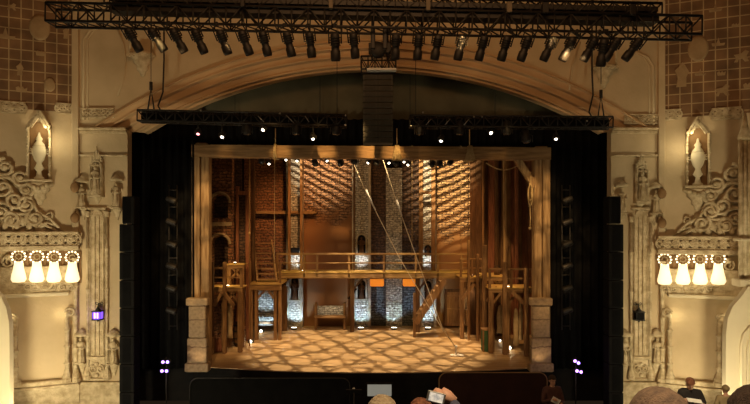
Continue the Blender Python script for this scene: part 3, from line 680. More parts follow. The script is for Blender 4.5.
    b = MB(); b.box(-.17, .17, -.15, .15, .02, .06, .01); b.box(-.17, .17, -.15, .15, .32, .36, .01); b.lathe([(.12, .36), (.04, .46), (.02, .5)], (0, 0, 0), 8); b.lathe([(.01, -.06), (.04, 0), (.03, .02)], (0, 0, 0), 8)
    for sx in (-1, 1):
        for sy in (-1, 1): b.bar((sx * .14, sy * .12, .05), (sx * .14, sy * .12, .33), .02)
    b.build('lantern_cage', 'steel', t, True)
    b = MB(); b.tube([(0, 0, .48), (0, .05, .58), (0, .16, .6), (0, .3, .56)], .02, 6)
    for s_ in (-1, 1): b.scroll((s_ * .09, .1, .62), .07, .016, 1.2, s_, 180)
    b.build('bracket', 'steel', t, True)
    if sg < 0:
        b = MB()
        for s_ in (-.05, .05): b.box(s_ - .018, s_ + .018, -.128, -.121, .10, .29)
        b.build('glowing_tube', 'uvtube', t, True)
        light('POINT', 'lantern_glow', FR.at(98, 313, .55), 2.2, (.4, .25, 1), size=.1)
    # base ledge of the pier
    x0, x1 = (FR.uz(80, 380)[0], FR.uz(127, 380)[0]) if sg < 0 else (FR.uz(611, 380)[0], FR.uz(657, 380)[0])
    z = W(0, 381, 20).z; b = MB(); b.box(x0, x1, -.16, 0, z - .1, z, .02); b.box(x0, x1, -.10, 0, z - 1.2, z - .1); struct('trim_%d' % (14 if sg < 0 else 15), b, 'relief')
    # hanging basket corbel beside the arch
    px, py = (143, 54) if sg < 0 else (603, 60)
    t = FR.thing('basket_corbel', 'carved basket corbel hanging high beside the arch on the %s' % side, 'corbel', px, py)
    b = MB(); corbel(b, .95, .85, 0, -.02)
    for q in range(5): b.scroll(((q - 2) * .2, -.34 + .05 * abs(q - 2), -.12), .09, .03, 1.2, 1 if q % 2 else -1)
    b.build('basket', 'relief', t, True)
    b = MB()
    for s_ in (-.42, .42): b = MB(); b.lathe([(.04, 0), (.035, .45), (.01, .6)], (s_, -.12, 0), 6); b.build('pinnacle', 'relief', t, True)
    # shallow curved panel mouldings on the wall above the pier
    b = MB(); a = [(84, 120), (84, 40), (90, 30), (104, 26)] if sg < 0 else [(653, 120), (653, 60), (648, 52), (636, 46)]
    b.tube([FR.at(p, y, .02) for p, y in a], .05, 6); b.tube([FR.at(p + (4 if sg < 0 else -4), y, .02) for p, y in a], .03, 6)
    a = [(117, 26), (124, 45), (126, 60), (124, 80), (118, 96)] if sg < 0 else [(580, 36), (572, 60), (569, 84)]
    b.tube([FR.at(p, y, .02) for p, y in a], .035, 6); struct('trim_%d' % (16 if sg < 0 else 17), b, 'plaster')
    # rosette frieze on the pier top
    t = FR.thing('pierced_frieze', 'pierced frieze of carved rosettes across the top of the %s' % pn, 'frieze', Xp(98), 117)
    b = MB(); b.box(-.62, .62, -.08, 0, -.04, 0); b.box(-.62, .62, -.08, 0, .28, .32); b.build('rail', 'relief', t, True)
    for i in range(4): b = MB(); quatrefoil(b, -.46 + i * .31, .14, .14, -.05, .022); b.build('rosette', 'relief', t, True)

# ------------------------------------------------------------ trusses, lanterns, rigging
def truss(label, p0, p1, s, bays, m='steel', group=None, deep=None, chains=(.16, .5, .84)):
    p0 = Vector(p0); p1 = Vector(p1); L_ = (p1 - p0).length; dp = deep or s
    t = thing('lighting_truss', label, 'truss', p0, 0, group); tl = math.atan2(p0.z - p1.z, p1.x - p0.x); t.rotation_euler = (0, tl, 0); MW[t.name] = Matrix.Translation(p0) @ Matrix.Rotation(tl, 4, 'Y')
    r = .035
    for y in (0, dp):
        for z in (0, s):
            b = MB(); b.tube([(0, y, z), (L_, y, z)], r, 6); b.build('chord', m, t, True)
    for nm_, ys in (('front', 0), ('rear', dp)):
        b = MB()
        for i in range(bays):
            a, c = L_ * i / bays, L_ * (i + 1) / bays
            b.tube([(a, ys, 0 if i % 2 else s), (c, ys, s if i % 2 else 0)], r * .62, 5); b.tube([(a, ys, 0), (a, ys, s)], r * .62, 5)
        b.tube([(L_, ys, 0), (L_, ys, s)], r * .7, 5); b.build(nm_ + '_lacing', m, t, True)
    for nm_, zs in (('bottom', 0), ('top', s)):
        b = MB()
        for i in range(bays):
            a, c = L_ * i / bays, L_ * (i + 1) / bays
            b.tube([(a, 0, zs), (c, dp, zs)], r * .55, 5); b.tube([(a, 0, zs), (a, dp, zs)], r * .55, 5)
        b.build(nm_ + '_lacing', m, t, True)
    for q in chains:
        b = MB(); x = p0.x + L_ * q; z = p0.z + (p1.z - p0.z) * q + s; b.tube([(x, p0.y + dp / 2, z - .1), (x, p0.y + dp / 2, 16.98)], .012, 6)
        b.build('hoist_chain', m, t)
    return t
D1 = 14.0
pA, pB = W(45, 20.5, D1), W(702, 34, D1)
TZ = lambda x: pA.z + (pB.z - pA.z) * (x - pA.x) / (pB.x - pA.x)
truss('long black lighting truss crossing the whole top of the picture', pA, (pB.x, pA.y, pB.z), .47, 40)
pC = W(102, 13, D1)
truss('black upper rail truss stacked over the middle of the long truss', (pC.x, pC.y + .1, TZ(pC.x) + .52), (W(664, 13, D1).x, pC.y + .1, TZ(W(664, 13, D1).x) + .52), .30, 46)
# dimmer boxes and cable tray laid between the two trusses
b = MB(); xa_, xb_ = W(108, 10, D1).x, W(660, 10, D1).x; b.bar((xa_, D1 - 20 + .24, TZ(xa_) + .40), (xb_, D1 - 20 + .24, TZ(xb_) + .40), .4, .16)
b.bar((xa_, D1 - 20 + .24, TZ(xa_) + .66), (xb_, D1 - 20 + .24, TZ(xb_) + .66), .3, .12)
tag(b.build('cable_tray', 'steel'), 'black cable tray lying along the long top truss', 'cable tray')
for i, (px, w_) in enumerate(((243, 4), (331, 4), (428, 4), (509, 5), (545, 6), (632, 6))):
    c = W(px, 8, D1 - .15); c.z = TZ(c.x) + .40; b = MB(); b.box(c.x - w_ * .013, c.x + w_ * .013, c.y - .08, c.y + .02, c.z - .02, c.z + .25, .01)
    t = thing('junction_box', 'pale cable junction box on the top truss, %s from the left' % ORD[i], 'electrical box', (c.x, c.y, c.z - .2), 0, 'junction boxes on the top truss')
    b.build('housing', 'greysteel' if i in (1, 2, 3) else 'steel', t)
    bb = MB(); bb.tube([(c.x, c.y - .03, c.z - .2), (c.x + .03, c.y, c.z - .45)], .018, 6); bb.build('cable', 'steel', t)

def lantern_proto():
    t = thing('profile_spotlight', 'x', 'spotlight', (0, 0, 0))
    b = MB(); b.lathe([(.07, 0), (.095, -.03), (.10, -.22), (.085, -.24), (.085, -.34), (.105, -.36), (.105, -.52), (.095, -.56)], (0, 0, -.05), 12); b.build('barrel', 'steel', t, True)
    b = MB()
    for q in range(4): b.lathe([(.115, -.08 - q * .05), (.115, -.10 - q * .05)], (0, 0, -.05), 12)
    b.build('cooling_fin', 'steel', t, True)
    b = MB(); b.tube([(-.13, 0, -.26), (-.13, 0, .03), (0, 0, .07), (.13, 0, .03), (.13, 0, -.26)], .016, 6); b.build('yoke', 'steel', t, True)
    b = MB(); b.box(-.04, .04, -.04, .04, .05, .14, .01); b.build('clamp', 'steel', t, True)
    b = MB(); b.lathe([(.088, -.606), (.088, -.614)], (0, 0, 0), 12); b.build('lens', 'lensoff', t, True)
    return t
proto = lantern_proto(); first = True
LAMPS = [127, 150, 172, 194, 219, 241, 262, 286, 309, 335, 353, 396, 419, 439, 463, 485, 508, 529, 554, 574, 596, 604, 619, 641]
for i, px in enumerate(LAMPS):
    o = proto if first else copy_tree(proto); first = False
    c = W(px, 30, D1); o.location = (c.x, c.y - .07, TZ(c.x) - .13)
    lean = (375 - px) / 375 * R(46)
    if px in (604, 335): lean = 0
    if px < 130: lean = R(24)
    # toward the stage and fanned towards the centre; rotation about y leans the foot sideways
    o.rotation_euler = (R(18 + rnd.uniform(-4, 4)), -lean + rnd.uniform(-.05, .05), 0)
    s_ = 1.12 + (.12 if px in (335, 604) else 0); o.scale = (s_, s_, s_)
    o['label'] = 'black profile spotlight under the long top truss, %s of twenty-four from the left' % ORD[i]
    o['group'] = 'profile spotlights under the top truss'

# cables and hoist chains
def cable(label, pts, r=.02, name='hanging_cable', cat='cable', m='steel', group=None):
    b = MB(); b.tube(pts, r, 6); return tag(b.build(name, m), label, cat, group)
D2 = 19.2
cable('long dark cable dropping from the top truss to the left stage truss', [W(164, 0, D2), W(164, 60, D2), W(163, 92, D2), W(158, 106, D2), W(161, 111, D2)], .03)
cable('long dark cable dropping from the top truss to the right stage truss', [W(592, 0, D2), W(592, 70, D2), W(593, 95, D2), W(589, 112, D2), W(592, 117, D2)], .03)
for px, sd, dy_ in ((151, 'left', -2), (601, 'right', 6)):
    t = thing('rigging_bridle', 'dark two legged rigging sling holding the outer end of the %s stage truss' % sd, 'rigging', W(px, 111 + dy_, D2))
    b = MB(); b.tube([W(px - 3, 111 + dy_, D2), W(px, 90 + dy_, D2), W(px + 3, 111 + dy_, D2)], .03, 6); b.build('sling', 'steel', t)
    b = MB(); b.tube([W(px, 92 + dy_, D2), W(px, 84 + dy_, D2)], .06, 8); b.build('hook', 'steel', t)
    b = MB(); b.tube([W(px, 84, D2), W(px, -8, D2)], .012, 6); b.build('chain', 'steel', t)

# stage trusses
for (x0, x1, sd) in ((137, 346, 'left'), (410, 613, 'right')):
    a = W(x0, 120.5 if sd == 'left' else 126, D2); c = W(x1, 125.5 if sd == 'left' else 127.5, D2)
    truss('black stage truss with bright end fittings hanging in the %s half of the arch' % sd, a, (c.x, a.y, c.z), .38, 22, chains=(.955,) if sd == 'left' else (.03,))
    # fittings strapped to it
    b = MB(); b.bar((a.x + .1, D2 - 19.8, a.z + .19), (c.x - .1, D2 - 19.8, c.z + .19), .2, .2)
    tag(b.build('cable_tray', 'drape'), 'black cable tray lying inside the %s stage truss' % sd, 'cable tray')
    ch = [(x1 - .5, 115.5), (x1 - .5, 125), (x0 + 64, 110.5), (x0 + 143, 113.5)] if sd == 'left' else [(423, 112.5), (411, 126), (474, 117), (482, 117), (587, 121)]
    for i, (px, py) in enumerate(ch):
        q = W(px, py, D2 - .05); bb = MB(); bb.ball(q, .035, n=8, m=6)
        tag(bb.build('coupler', 'chrome'), 'bright steel coupler on the %s stage truss, %s of its glints' % (sd, ORD[i]), 'coupler', 'bright couplers on the %s stage truss' % sd)
    ds = [(258, 116, 264, 122), (286, 115, 294, 123), (305, 116, 309, 122)] if sd == 'left' else [(426, 125, 431, 119), (445, 125, 450, 119), (464, 125, 469, 119)]
    for i, (px, py, qx, qy) in enumerate(ds):
        bb = MB(); bb.tube([W(px, py, D2 - .05), W(qx, qy, D2 - .05)], .014, 6)
        tag(bb.build('safety_rod', 'chrome'), 'bright thin rod slanting across the %s stage truss, %s from the left' % (sd, ORD[i]), 'rod', 'bright rods on the %s stage truss' % sd)

# moving heads and lit lanterns under the stage trusses
def stage_lamp(px, py, label, lit, tilt=(60, 0), s=1, d=D2 + .1, top=None, group=None):
    if top is None: top = 119.8 + (px - 137) / 209 * 5 if px < 375 else 125.3 + (px - 410) / 203 * 1.5
    c = W(px, py, d); t = thing('stage_spotlight', label, 'spotlight', c, 0, group)
    tz = (W(0, top if top else 127, d).z) - c.z
    q = Matrix.Rotation(R(tilt[1]), 4, 'Z') @ Matrix.Rotation(R(tilt[0]), 4, 'X')
    def tr(b):
        for v in b.v: v[:] = q @ v
        return b
    b = MB(); b.lathe([(.07 * s, .34 * s), (.11 * s, .30 * s), (.12 * s, .06 * s), (.10 * s, .02 * s), (.10 * s, -.0)], (0, 0, 0), 12); tr(b).build('barrel', 'steel', t, True)
    b = MB(); b.lathe([(.075 * s, -.004), (.06 * s, -.02), (.02 * s, -.03)], (0, 0, 0), 12); tr(b).build('lens', lit or 'lensoff', t, True)
    b = MB(); b.tube([(-.14 * s, 0, 0), (-.14 * s, 0, .16 * s), (0, 0, .22 * s), (.14 * s, 0, .16 * s), (.14 * s, 0, 0)], .015, 6)
    b.tube([(0, 0, .2 * s), (0, 0, max(tz, .25 * s))], .02, 6); b.build('yoke', 'steel', t, True)
    return t
for i, (px, py, lit, tl) in enumerate(((198, 134, 'lensp', 35), (222, 137, 'lens', 40), (247, 134, 'lensoff', 10), (263, 130, 'lens', 50), (296, 134, 'lensoff', 10), (313, 139, 'lens', 30), (336, 134, 'lensoff', 10), (420, 134, 'lensoff', 10), (441, 141, 'lens', 30),
                                    (460, 134, 'lensoff', 10), (491, 133, 'lens', 55), (507, 134, 'lensoff', 10), (527, 142, 'lensoff', 20), (556, 139, 'lens', 30))):
    d_ = {'lens': 'lit white', 'lensp': 'lit pink', 'lensoff': 'unlit dark'}[lit]
    stage_lamp(px, py, '%s stage spotlight under the stage trusses, %s of fourteen from the left' % (d_, ORD[i]), lit, (-tl, rnd.uniform(-30, 30)), .78 if lit != 'lensoff' else 1.4, group='spotlights under the stage trusses')
# lamps under the timber beam, hung on a pipe behind it
PD = 21.43
b = MB(); b.tube([W(228, 156, PD), W(500, 156, PD)], .03, 8)
for px in (235, 320, 410, 495): q = W(px, 156, PD); b.tube([q, (q.x, q.y, 16.95)], .012, 6)
tag(b.build('lighting_pipe', 'steel'), 'black lighting pipe just behind the timber beam', 'pipe')
for i, (px, py, lit) in enumerate(((262, 163, 0), (269, 164, 1), (286, 160, 1), (297, 161, 1), (316, 165, 0), (327, 161, 1), (340, 165, 0), (355, 163, 0), (368, 163, 1), (377, 164, 0), (389, 163, 1), (397, 165, 0), (404, 162, 1), (408, 165, 1), (432, 166, 0), (441, 166, 0), (449, 164, 0))):
    stage_lamp(px, py, '%s small spotlight on the pipe behind the timber beam, %s of seventeen from the left' % ('lit' if lit else 'unlit', ORD[i]), 'lens' if lit else None, (-45, rnd.uniform(-40, 40)), .62 if lit else 1.0, PD, 155.4, 'small spotlights behind the timber beam')

# centre loudspeaker array
LD = 19.0
c = W(378, 70, LD)
t = thing('loudspeaker_array', 'tall hanging column of black loudspeakers in the middle of the arch', 'loudspeaker', (c.x, c.y, W(0, 143, LD).z))
zt = W(0, 74, LD).z; zb = W(0, 143, LD).z; ncab = 12; w2 = .53
for i in range(ncab):
    z1 = zt - (zt - zb) * i / ncab; z0 = zt - (zt - zb) * (i + 1) / ncab + .012; y = c.y + .02 * (i - 5) ** 2 * .12
    b = MB(); b.box(c.x - w2, c.x + w2, y, y + .5, z0, z1, .02); cb = b.build('cabinet', 'olive', t)
    g = MB(); g.box(c.x - w2 + .06, c.x - .08, y - .012, y, z0 + .03, z1 - .03); g.box(c.x + .08, c.x + w2 - .06, y - .012, y, z0 + .03, z1 - .03); g.box(c.x - .05, c.x + .05, y - .02, y, z0 + .02, z1 - .02); g.build('grille', 'grille', cb)
b = MB(); b.box(W(367, 0, LD).x, W(396, 0, LD).x, c.y - .2, c.y + .1, W(0, 71.5, LD).z, W(0, 69.5, LD).z, .01); b.build('white_strip', 'paper', t)
t = thing('rigging_cage', 'black steel rigging cage above the centre loudspeakers', 'rigging', W(378, 69, LD))
a0, a1 = W(361, 69, LD - .1), W(396, 56, LD - .1)
b = MB()
for y in (a0.y, a0.y + .5):
    for z in (a0.z, a1.z): b.tube([(a0.x, y, z), (a1.x, y, z)], .028, 6)
    for k_ in range(6):
        x = a0.x + (a1.x - a0.x) * k_ / 5; b.tube([(x, y, a0.z), (x, y, a1.z)], .022, 6)
        if k_ < 5: x2 = a0.x + (a1.x - a0.x) * (k_ + 1) / 5; b.tube([(x, y, a0.z if k_ % 2 else a1.z), (x2, y, a1.z if k_ % 2 else a0.z)], .018, 5)
b.build('frame', 'steel', t)
for px in (372, 388):
    m0 = W(px, 56, LD); b = MB(); b.box(m0.x - .12, m0.x + .12, m0.y, m0.y + .25, m0.z + .1, W(0, 42, LD).z, .03); b.build('hoist_motor', 'steel', t)
    b = MB(); b.tube([(m0.x, m0.y + .1, m0.z - .2), (m0.x, m0.y + .1, 16.98)], .03, 6); b.build('chain', 'steel', t)
b = MB(); p_ = W(378, 50, LD - .2); b.lathe([(.2, -.12), (.28, -.06), (.28, .06), (.2, .12)], p_, 16, axis=(0, -1, 0)); b.build('cable_reel', 'steel', t)
b = MB(); b.tube([W(393, 55, LD), W(399, 44, LD), W(404, 30, LD)], .03, 6); b.tube([W(388, 55, LD), W(394, 44, LD), W(398, 28, LD)], .025, 6); b.build('cable_loop', 'steel', t)
b = MB()
for z_ in (88, 96, 104): q = W(360, z_ - 10, LD); b.ball((q.x, q.y + .3, q.z), .07)
for px, w_ in ((373, 5), (385, 5)):
    a_, c_ = W(px, 53, 14.2), W(px, 28, 14.2)
    bb = MB(); bb.box(a_.x - .06 , a_.x + .06, a_.y - .05, a_.y + .1, a_.z + .1, c_.z, .02); tag(bb.build('hanging_fixture', 'steel'), 'dark vertical batten hanging from the middle of the top truss, %s' % ('left one' if px < 380 else 'right one'), 'fixture')

# black loudspeaker towers beside the opening
for sd, (x0, x1) in (('left', (122.5, 137)), ('right', (606, 620.5))):
    TD = 19.5; a = W(x0, 0, TD).x; c_ = W(x1, 0, TD).x
    t = thing('loudspeaker_tower', 'tall black loudspeaker tower against the %s pier beside the stage' % sd, 'loudspeaker', ((a + c_) / 2, TD - 20, -1.35))
    ztop = W(0, 196, TD).z; nn = 8; hh = (ztop + 1.35) / nn
    for i in range(nn):
        b = MB(); ins = .10 if i == nn - 1 else 0
        b.box(a + (ins if sd == 'left' else 0), c_ - (ins if sd == 'right' else 0), TD - 20 - .25, TD - 20 + .25, -1.35 + i * hh, -1.35 + (i + 1) * hh - .02, .02); cb = b.build('cabinet', 'black', t)
        g = MB(); g.box(a + .12, c_ - .12, TD - 20 - .262, TD - 20 - .25, -1.35 + i * hh + .06, -1.35 + (i + 1) * hh - .08); g.build('grille', 'drape', cb)
# side lighting ladders in the dark wings
for sd, px in (('left', 173), ('right', 566)):
    LDm = 20.6; a, c_ = W(px - 4, 0, LDm).x, W(px + 4, 0, LDm).x
    t = thing('lighting_ladder', 'dark lighting ladder hung with lamps in the %s wing' % sd, 'lighting ladder', W(px, 330, LDm))
    b = MB()
    for x in (a, c_): b.tube([(x, LDm - 20, W(0, 330, LDm).z), (x, LDm - 20, W(0, 185, LDm).z)], .022, 6)
    for k_ in range(9): z = W(0, 190 + k_ * 17, LDm).z; b.tube([(a, LDm - 20, z), (c_, LDm - 20, z)], .02, 6)
    b.build('ladder', 'steel', t)
    for k_ in range(6):
        z = W(0, 200 + k_ * 22, LDm).z; b = MB(); s_ = 1 if sd == 'left' else -1
        b.lathe([(.07, -.2), (.11, -.15), (.12, .12), (.13, .18)], ((a + c_) / 2, LDm - 20 - .16, z), 10, axis=(s_ * .8, .2, -.35)); b.build('lamp', 'steel', t)
# violet led lamps low in the wings
for sd, P in (('left', ((163, 362), (167.5, 362), (162, 371), (166.5, 371))), ('right', ((575, 361), (578.5, 363), (577, 371), (581, 372)))):
    for i, (px, py) in enumerate(P):
        c = W(px, py, 19.4); t = thing('violet_lamp', 'glowing violet lamp low in the %s wing, %s' % (sd, ['upper outer', 'upper inner', 'lower outer', 'lower inner'][i] if sd == 'left' else ['upper inner', 'upper outer', 'lower inner', 'lower outer'][i]), 'stage lamp', c, 0, 'violet lamps of the %s wing' % sd)
        b = MB(); b.lathe([(.055, 0), (.05, .02), (.02, .03)], (0, 0, 0), 12, axis=(0, -1, 0)); b.build('lens', 'uv', t, True)
        b = MB(); b.lathe([(.075, 0), (.075, -.15), (.04, -.2)], (0, .0, 0), 12, axis=(0, -1, 0)); b.build('housing', 'steel', t, True)
    c = W(P[0][0] + 2, 385, 19.4); b = MB(); b.tube([(c.x, c.y + .12, -1.35), (c.x, c.y + .12, W(0, 358, 19.4).z)], .025, 6)
    for y_ in (361, 371): z_ = W(0, y_, 19.4).z; b.tube([(c.x - .15, c.y + .12, z_), (c.x + .15, c.y + .12, z_)], .015, 6)
    tag(b.build('lamp_stand', 'steel'), 'thin black stand carrying the violet lamps in the %s wing' % sd, 'stand')
    light('POINT', 'violet_glow_' + sd, W(P[0][0] + 3, 368, 18.9), 6, (.35, .18, 1), size=.15)

# ------------------------------------------------------------ timber portal
PT = 20.95; PY = PT - 20
def PX(p, d=PT): return W(p, 0, d).x
def PZ(y, d=PT): return W(0, y, d).z
t = thing('timber_portal', 'big rough timber portal frame around the stage set', 'portal frame', (0, PY, 0))
b = MB(); b.bar((PX(191.5), PY + .22, PZ(150.6)), (PX(551), PY + .22, PZ(153.6)), .44, PZ(146) - PZ(158.2)); b.build('beam', 'woodx', t)
for (a, c, y, dp, z0) in ((191.5, 199.5, 0, .5, .0), (199.8, 208, .12, .5, .0), (535.5, 543, .12, .5, .0), (543.4, 550.5, 0, .5, .0)):
    b = MB(); b.box(PX(a), PX(c), PY + y, PY + y + .4, 0.02, PZ(156) if a < 300 else PZ(159), .025); b.build('post', 'woodp', t)
b = MB(); b.bar((PX(519), PY + .3, PZ(158)), (PX(537), PY + .3, PZ(186)), .24, .24); b.build('brace', 'woodp', t)
b = MB(); b.box(PX(192), PX(206), PY + .05, PY + .4, PZ(145), PZ(142.5), .02); b.build('cap_block', 'woodx', t)
b = MB(); b.box(PX(536), PX(548), PY + .05, PY + .4, PZ(147.5), PZ(146), .02); b.build('cap_block', 'woodx', t)
for px, sd in ((275, 'left'), (397, 'middle'), (470, 'right')):
    t = thing('rope_lashing', 'hemp rope lashed around the timber beam, the %s one of three' % sd, 'rope', (PX(px), PY, PZ(158)), 0)
    b = MB()
    for i in range(7 if sd != 'left' else 3):
        x = PX(px) + (i - (3 if sd != 'left' else 1)) * .06; sl_ = (px - 371) * 3 / 360; zt_, zb_ = PZ(145.2 + sl_), PZ(159.2 + sl_)
        xt = PX(px) + (x - PX(px)) * .35; b.tube([(x, PY - .05, zb_), ((x + xt) / 2, PY - .07, (zt_ + zb_) / 2), (xt, PY - .05, zt_), (xt, PY + .5, zt_), (x, PY + .5, zb_)], .02, 6, True)
    b.build('coil', 'rope', t)
    b = MB(); b.tube([(PX(px), PY + .1, PZ(145)), (PX(px), PY + .1, PZ(128))], .02, 6); b.build('rope_up', 'rope', t)
    if sd == 'left': b = MB(); b.tube([(PX(px), PY - .05, PZ(158)), (PX(px) - .01, PY - .05, PZ(262))], .014, 6); b.build('rope_tail', 'rope', t)
# rope coil and pulley on the right post
t = thing('rope_coil', 'pale rope coil hanging from the brace of the right portal post', 'rope', W(530, 230, 21.1))
b = MB(); c = W(530, 195, 20.9)
for i in range(4): b.tube([(c.x + math.cos(a * PI / 8) * (.05 + .015 * i), c.y - .02 * i, c.z + math.sin(a * PI / 8) * (.48 - .03 * i)) for a in range(16)], .02, 6, True)
b.build('coil', 'rope', t)
b = MB(); b.tube([W(530, 206, 20.9), W(530.5, 218, 20.9), W(530, 228, 20.9)], .022, 6); b.ball(W(530, 228, 20.9), .06, n=8, m=6); b.build('tail', 'rope', t)
b = MB(); b.tube([W(530, 182, 20.9), W(531, 172, 21.2)], .02, 6); b.tube([W(528.5, 200, 20.88), W(531.5, 200, 20.88)], .05, 6); b.build('knot', 'rope', t)
pts = [W(486 + 36 * i / 12, 163 + 7 * math.sin(PI * i / 12) ** 1, 21.3) for i in range(13)]
b = MB(); b.tube(pts, .022, 6); tag(b.build('rope_swag', 'rope'), 'thin rope sagging below the right end of the timber beam', 'rope')
# stone plinths
for sd, (a, c) in (('left', (187.5, 207)), ('right', (531, 551))):
    d_ = 20.7; y_ = d_ - 20
    t = thing('stone_plinth', 'tan stone block plinth at the foot of the %s portal post' % sd, 'plinth', (W((a + c) / 2, 0, d_).x, y_, -.04))
    xa, xc = W(a, 0, d_).x, W(c, 0, d_).x; z = lambda q: W(0, q, d_).z
    b = MB(); b.box(xa - .08, xc + .08, y_ - .12, y_ + .22, z(371.5), z(363), .03); b.build('base', 'plinth', t)
    b = MB(); b.box(xa, xc, y_ - .06, y_ + .22, z(363), z(338), .03); b.build('lower_block', 'plinth', t)
    b = MB(); b.box(xa + .05, xc - .05, y_ - .04, y_ + .22, z(337.6), z(306), .03); b.build('upper_block', 'plinth', t)
    b = MB(); b.box(xa - .04, xc + .04, y_ - .10, y_ + .22, z(305.6), z(298), .03); b.build('cap', 'plinth', t)
    c_ = W((a + c) / 2, 362, d_ - .35); b = MB(); b.box(c_.x - .18, c_.x + .18, y_ - .30, y_ - .16, z(363) - .1, z(363) - .02, .01)
    light('SPOT', 'plinth_foot_light', (c_.x, y_ - .42, z(366)), 16, WARM, (c_.x, y_, z(330)), .05, 100, .8)

# ------------------------------------------------------------ the stage set
def BX(b, x0, x1, yt, yb, d, dep, bev=0):
    """box seen between those columns and rows, front face d metres from the seat, dep deep"""
    return b.box(W(x0, 0, d).x, W(x1, 0, d).x, d - 20, d - 20 + dep, max(W(0, yb, d).z, .0), W(0, yt, d).z, bev)
def one(name, label, cat, m, fn, group=None):
    b = MB(); fn(b); return tag(b.build(name, m), label, cat, group)
BD = 30.0
for i, (x0, x1, m, lab) in enumerate(((244, 287, 'brick', 'dark red brick wall bay behind the left staircase'), (303, 352.5, 'brickp', 'brick and brown plaster wall bay crossed by slanting light, left of centre'),
        (371, 386, 'brickd', 'narrow dark brick bay left of the central stone strip'), (402, 420, 'brickd', 'narrow dark brick bay right of the central stone strip'),
        (419.5, 471, 'brickr', 'tan brick wall bay with slanting sunlit streaks right of centre'))):
    t = thing('brick_wall', lab, 'wall', W((x0 + x1) / 2, 326, BD))
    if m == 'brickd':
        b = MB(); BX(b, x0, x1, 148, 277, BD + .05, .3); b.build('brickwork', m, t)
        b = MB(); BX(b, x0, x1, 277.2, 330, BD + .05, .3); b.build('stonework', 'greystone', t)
    else:
        b = MB(); BX(b, x0, x1, 148, 330, BD, .3); b.build('brickwork', m, t)
one('stone_pier', 'pale rough split stone strip at the centre of the back wall', 'stone wall', 'stone', lambda b: BX(b, 386, 402, 168, 330, BD - .15, .5))
one('wall_ledge', 'timber ledge along the back wall above the staircase', 'ledge', 'woodx', lambda b: BX(b, 256, 316, 211, 214, BD - .45, .45, .02))

def stone_pilaster(x0, x1, label, holes):
    d = BD - .35; t = thing('stone_pilaster', label, 'pilaster', W((x0 + x1) / 2, 326, d)); xa, xc = W(x0, 0, d).x, W(x1, 0, d).x; y = d - 20; z = lambda q: W(0, q, d).z
    b = MB(); b.box(xa + .1, xc - .1, y + .12, y + .33, 0, z(150)); b.build('stonework', 'stone', t)
    for a, c in ((xa, xa + .16), (xc - .16, xc)): b = MB(); b.box(a, c, y, y + .33, 0, z(150), .02); b.build('edge_strip', 'pilaster', t)
    for (yt, yb, kind) in holes:
        xm = (xa + xc) / 2; w = (xc - xa) * .26; zb, zt = z(yb), z(yt)
        if kind == 'niche':
            b = MB(); b.tube([(xm - w, y + .1, zb), (xm - w, y + .1, zt - w)] + [(xm - w * math.cos(a * PI / 8), y + .1, zt - w + w * math.sin(a * PI / 8)) for a in range(1, 8)] + [(xm + w, y + .1, zt - w), (xm + w, y + .1, zb)], .06, 6)
            b.box(xm - w - .08, xm + w + .08, y, y + .14, zb - .08, zb, .01); f = b.build('niche_frame', 'pilaster', t)
            b = MB(); pts = [(xm - w, zb), (xm + w, zb), (xm + w, zt - w)] + [(xm + w * math.cos(a * PI / 8), zt - w + w * math.sin(a * PI / 8)) for a in range(1, 8)] + [(xm - w, zt - w)]
            b.prism(pts, y + .09, y + .13); b.build('niche_shade', 'black', t)  # flat black plate on the stonework, the niche's shade put in as colour
            b = MB(); h = (zt - zb) * .85; n0 = len(b.v); figure(b, h, 0, 0, 0)
            for v in b.v: v += Vector((xm, y + .03, zb))
            b.build('niche_figure', 'wooddark', t)
        else:
            b = MB(); b.box(xm - w, xm + w, y + .10, y + .13, zb, zt); b.build('slot_shade', 'black', t)  # black plate standing in for the shade inside a slot
            b = MB(); b.box(xm - w - .06, xm + w + .06, y, y + .14, zb - .07, zb, .01); b.build('sill', 'pilaster', t)
    return t
stone_pilaster(286, 303, 'pale stone pilaster with niche left of centre, beside the left staircase', ((248, 254, 'slot'), (276, 300, 'niche')))
stone_pilaster(352, 371, 'pale stone pilaster with two niches beside the central stone strip', ((234, 254, 'niche'), (279, 299, 'niche')))
stone_pilaster(419.5, 436.5, 'pale stone pilaster with niche between the two tall right posts', ((244, 256, 'niche'), (280, 302, 'niche')))
for px in (294, 361, 394, 428):
    w_ = W(px, 325, BD - 1.1)
    t = thing('floor_uplight', 'small uplight on the floor at the foot of the %s' % {294: 'left stone pilaster', 361: 'middle stone pilaster', 394: 'central stone strip', 428: 'right stone pilaster'}[px], 'stage lamp', (w_.x, w_.y, 0))
    b = MB(); b.box(-.16, .16, -.07, .07, .02, .12, .02); b.build('housing', 'black', t, True)
    b = MB(); b.box(-.13, .13, -.05, .05, .12, .13); b.build('lens', 'lens', t, True)
    light('SPOT', 'uplight', (w_.x, w_.y + .1, .22), 150 if px != 394 else 110, COOL, (w_.x, w_.y + .95, 1.1), .05, 90, .7)
    if px != 394:
        q = W(px, 272, BD - 1.2); light('SPOT', 'deck_uplight', (q.x, q.y, q.z + .2), 120, (.9, .92, .9), (q.x, q.y + .9, q.z + .6), .05, 52, .7)

# orange lamps under the walkway
for px, sd in ((377, 'left'), (410, 'right')):
    d = 28.9; t = thing('hanging_lamp', 'glowing orange box lamp hanging under the walkway, the %s one' % sd, 'lamp', W(px, 287, d))
    b = MB(); BX(b, px - 7, px + 7, 279, 286.5, d, .35, .05); b.build('lamp_panel', 'orange', t)
    b = MB(); BX(b, px - 7.4, px + 7.4, 277.6, 279, d - .02, .4, .02); b.build('top_cap', 'wooddark', t)

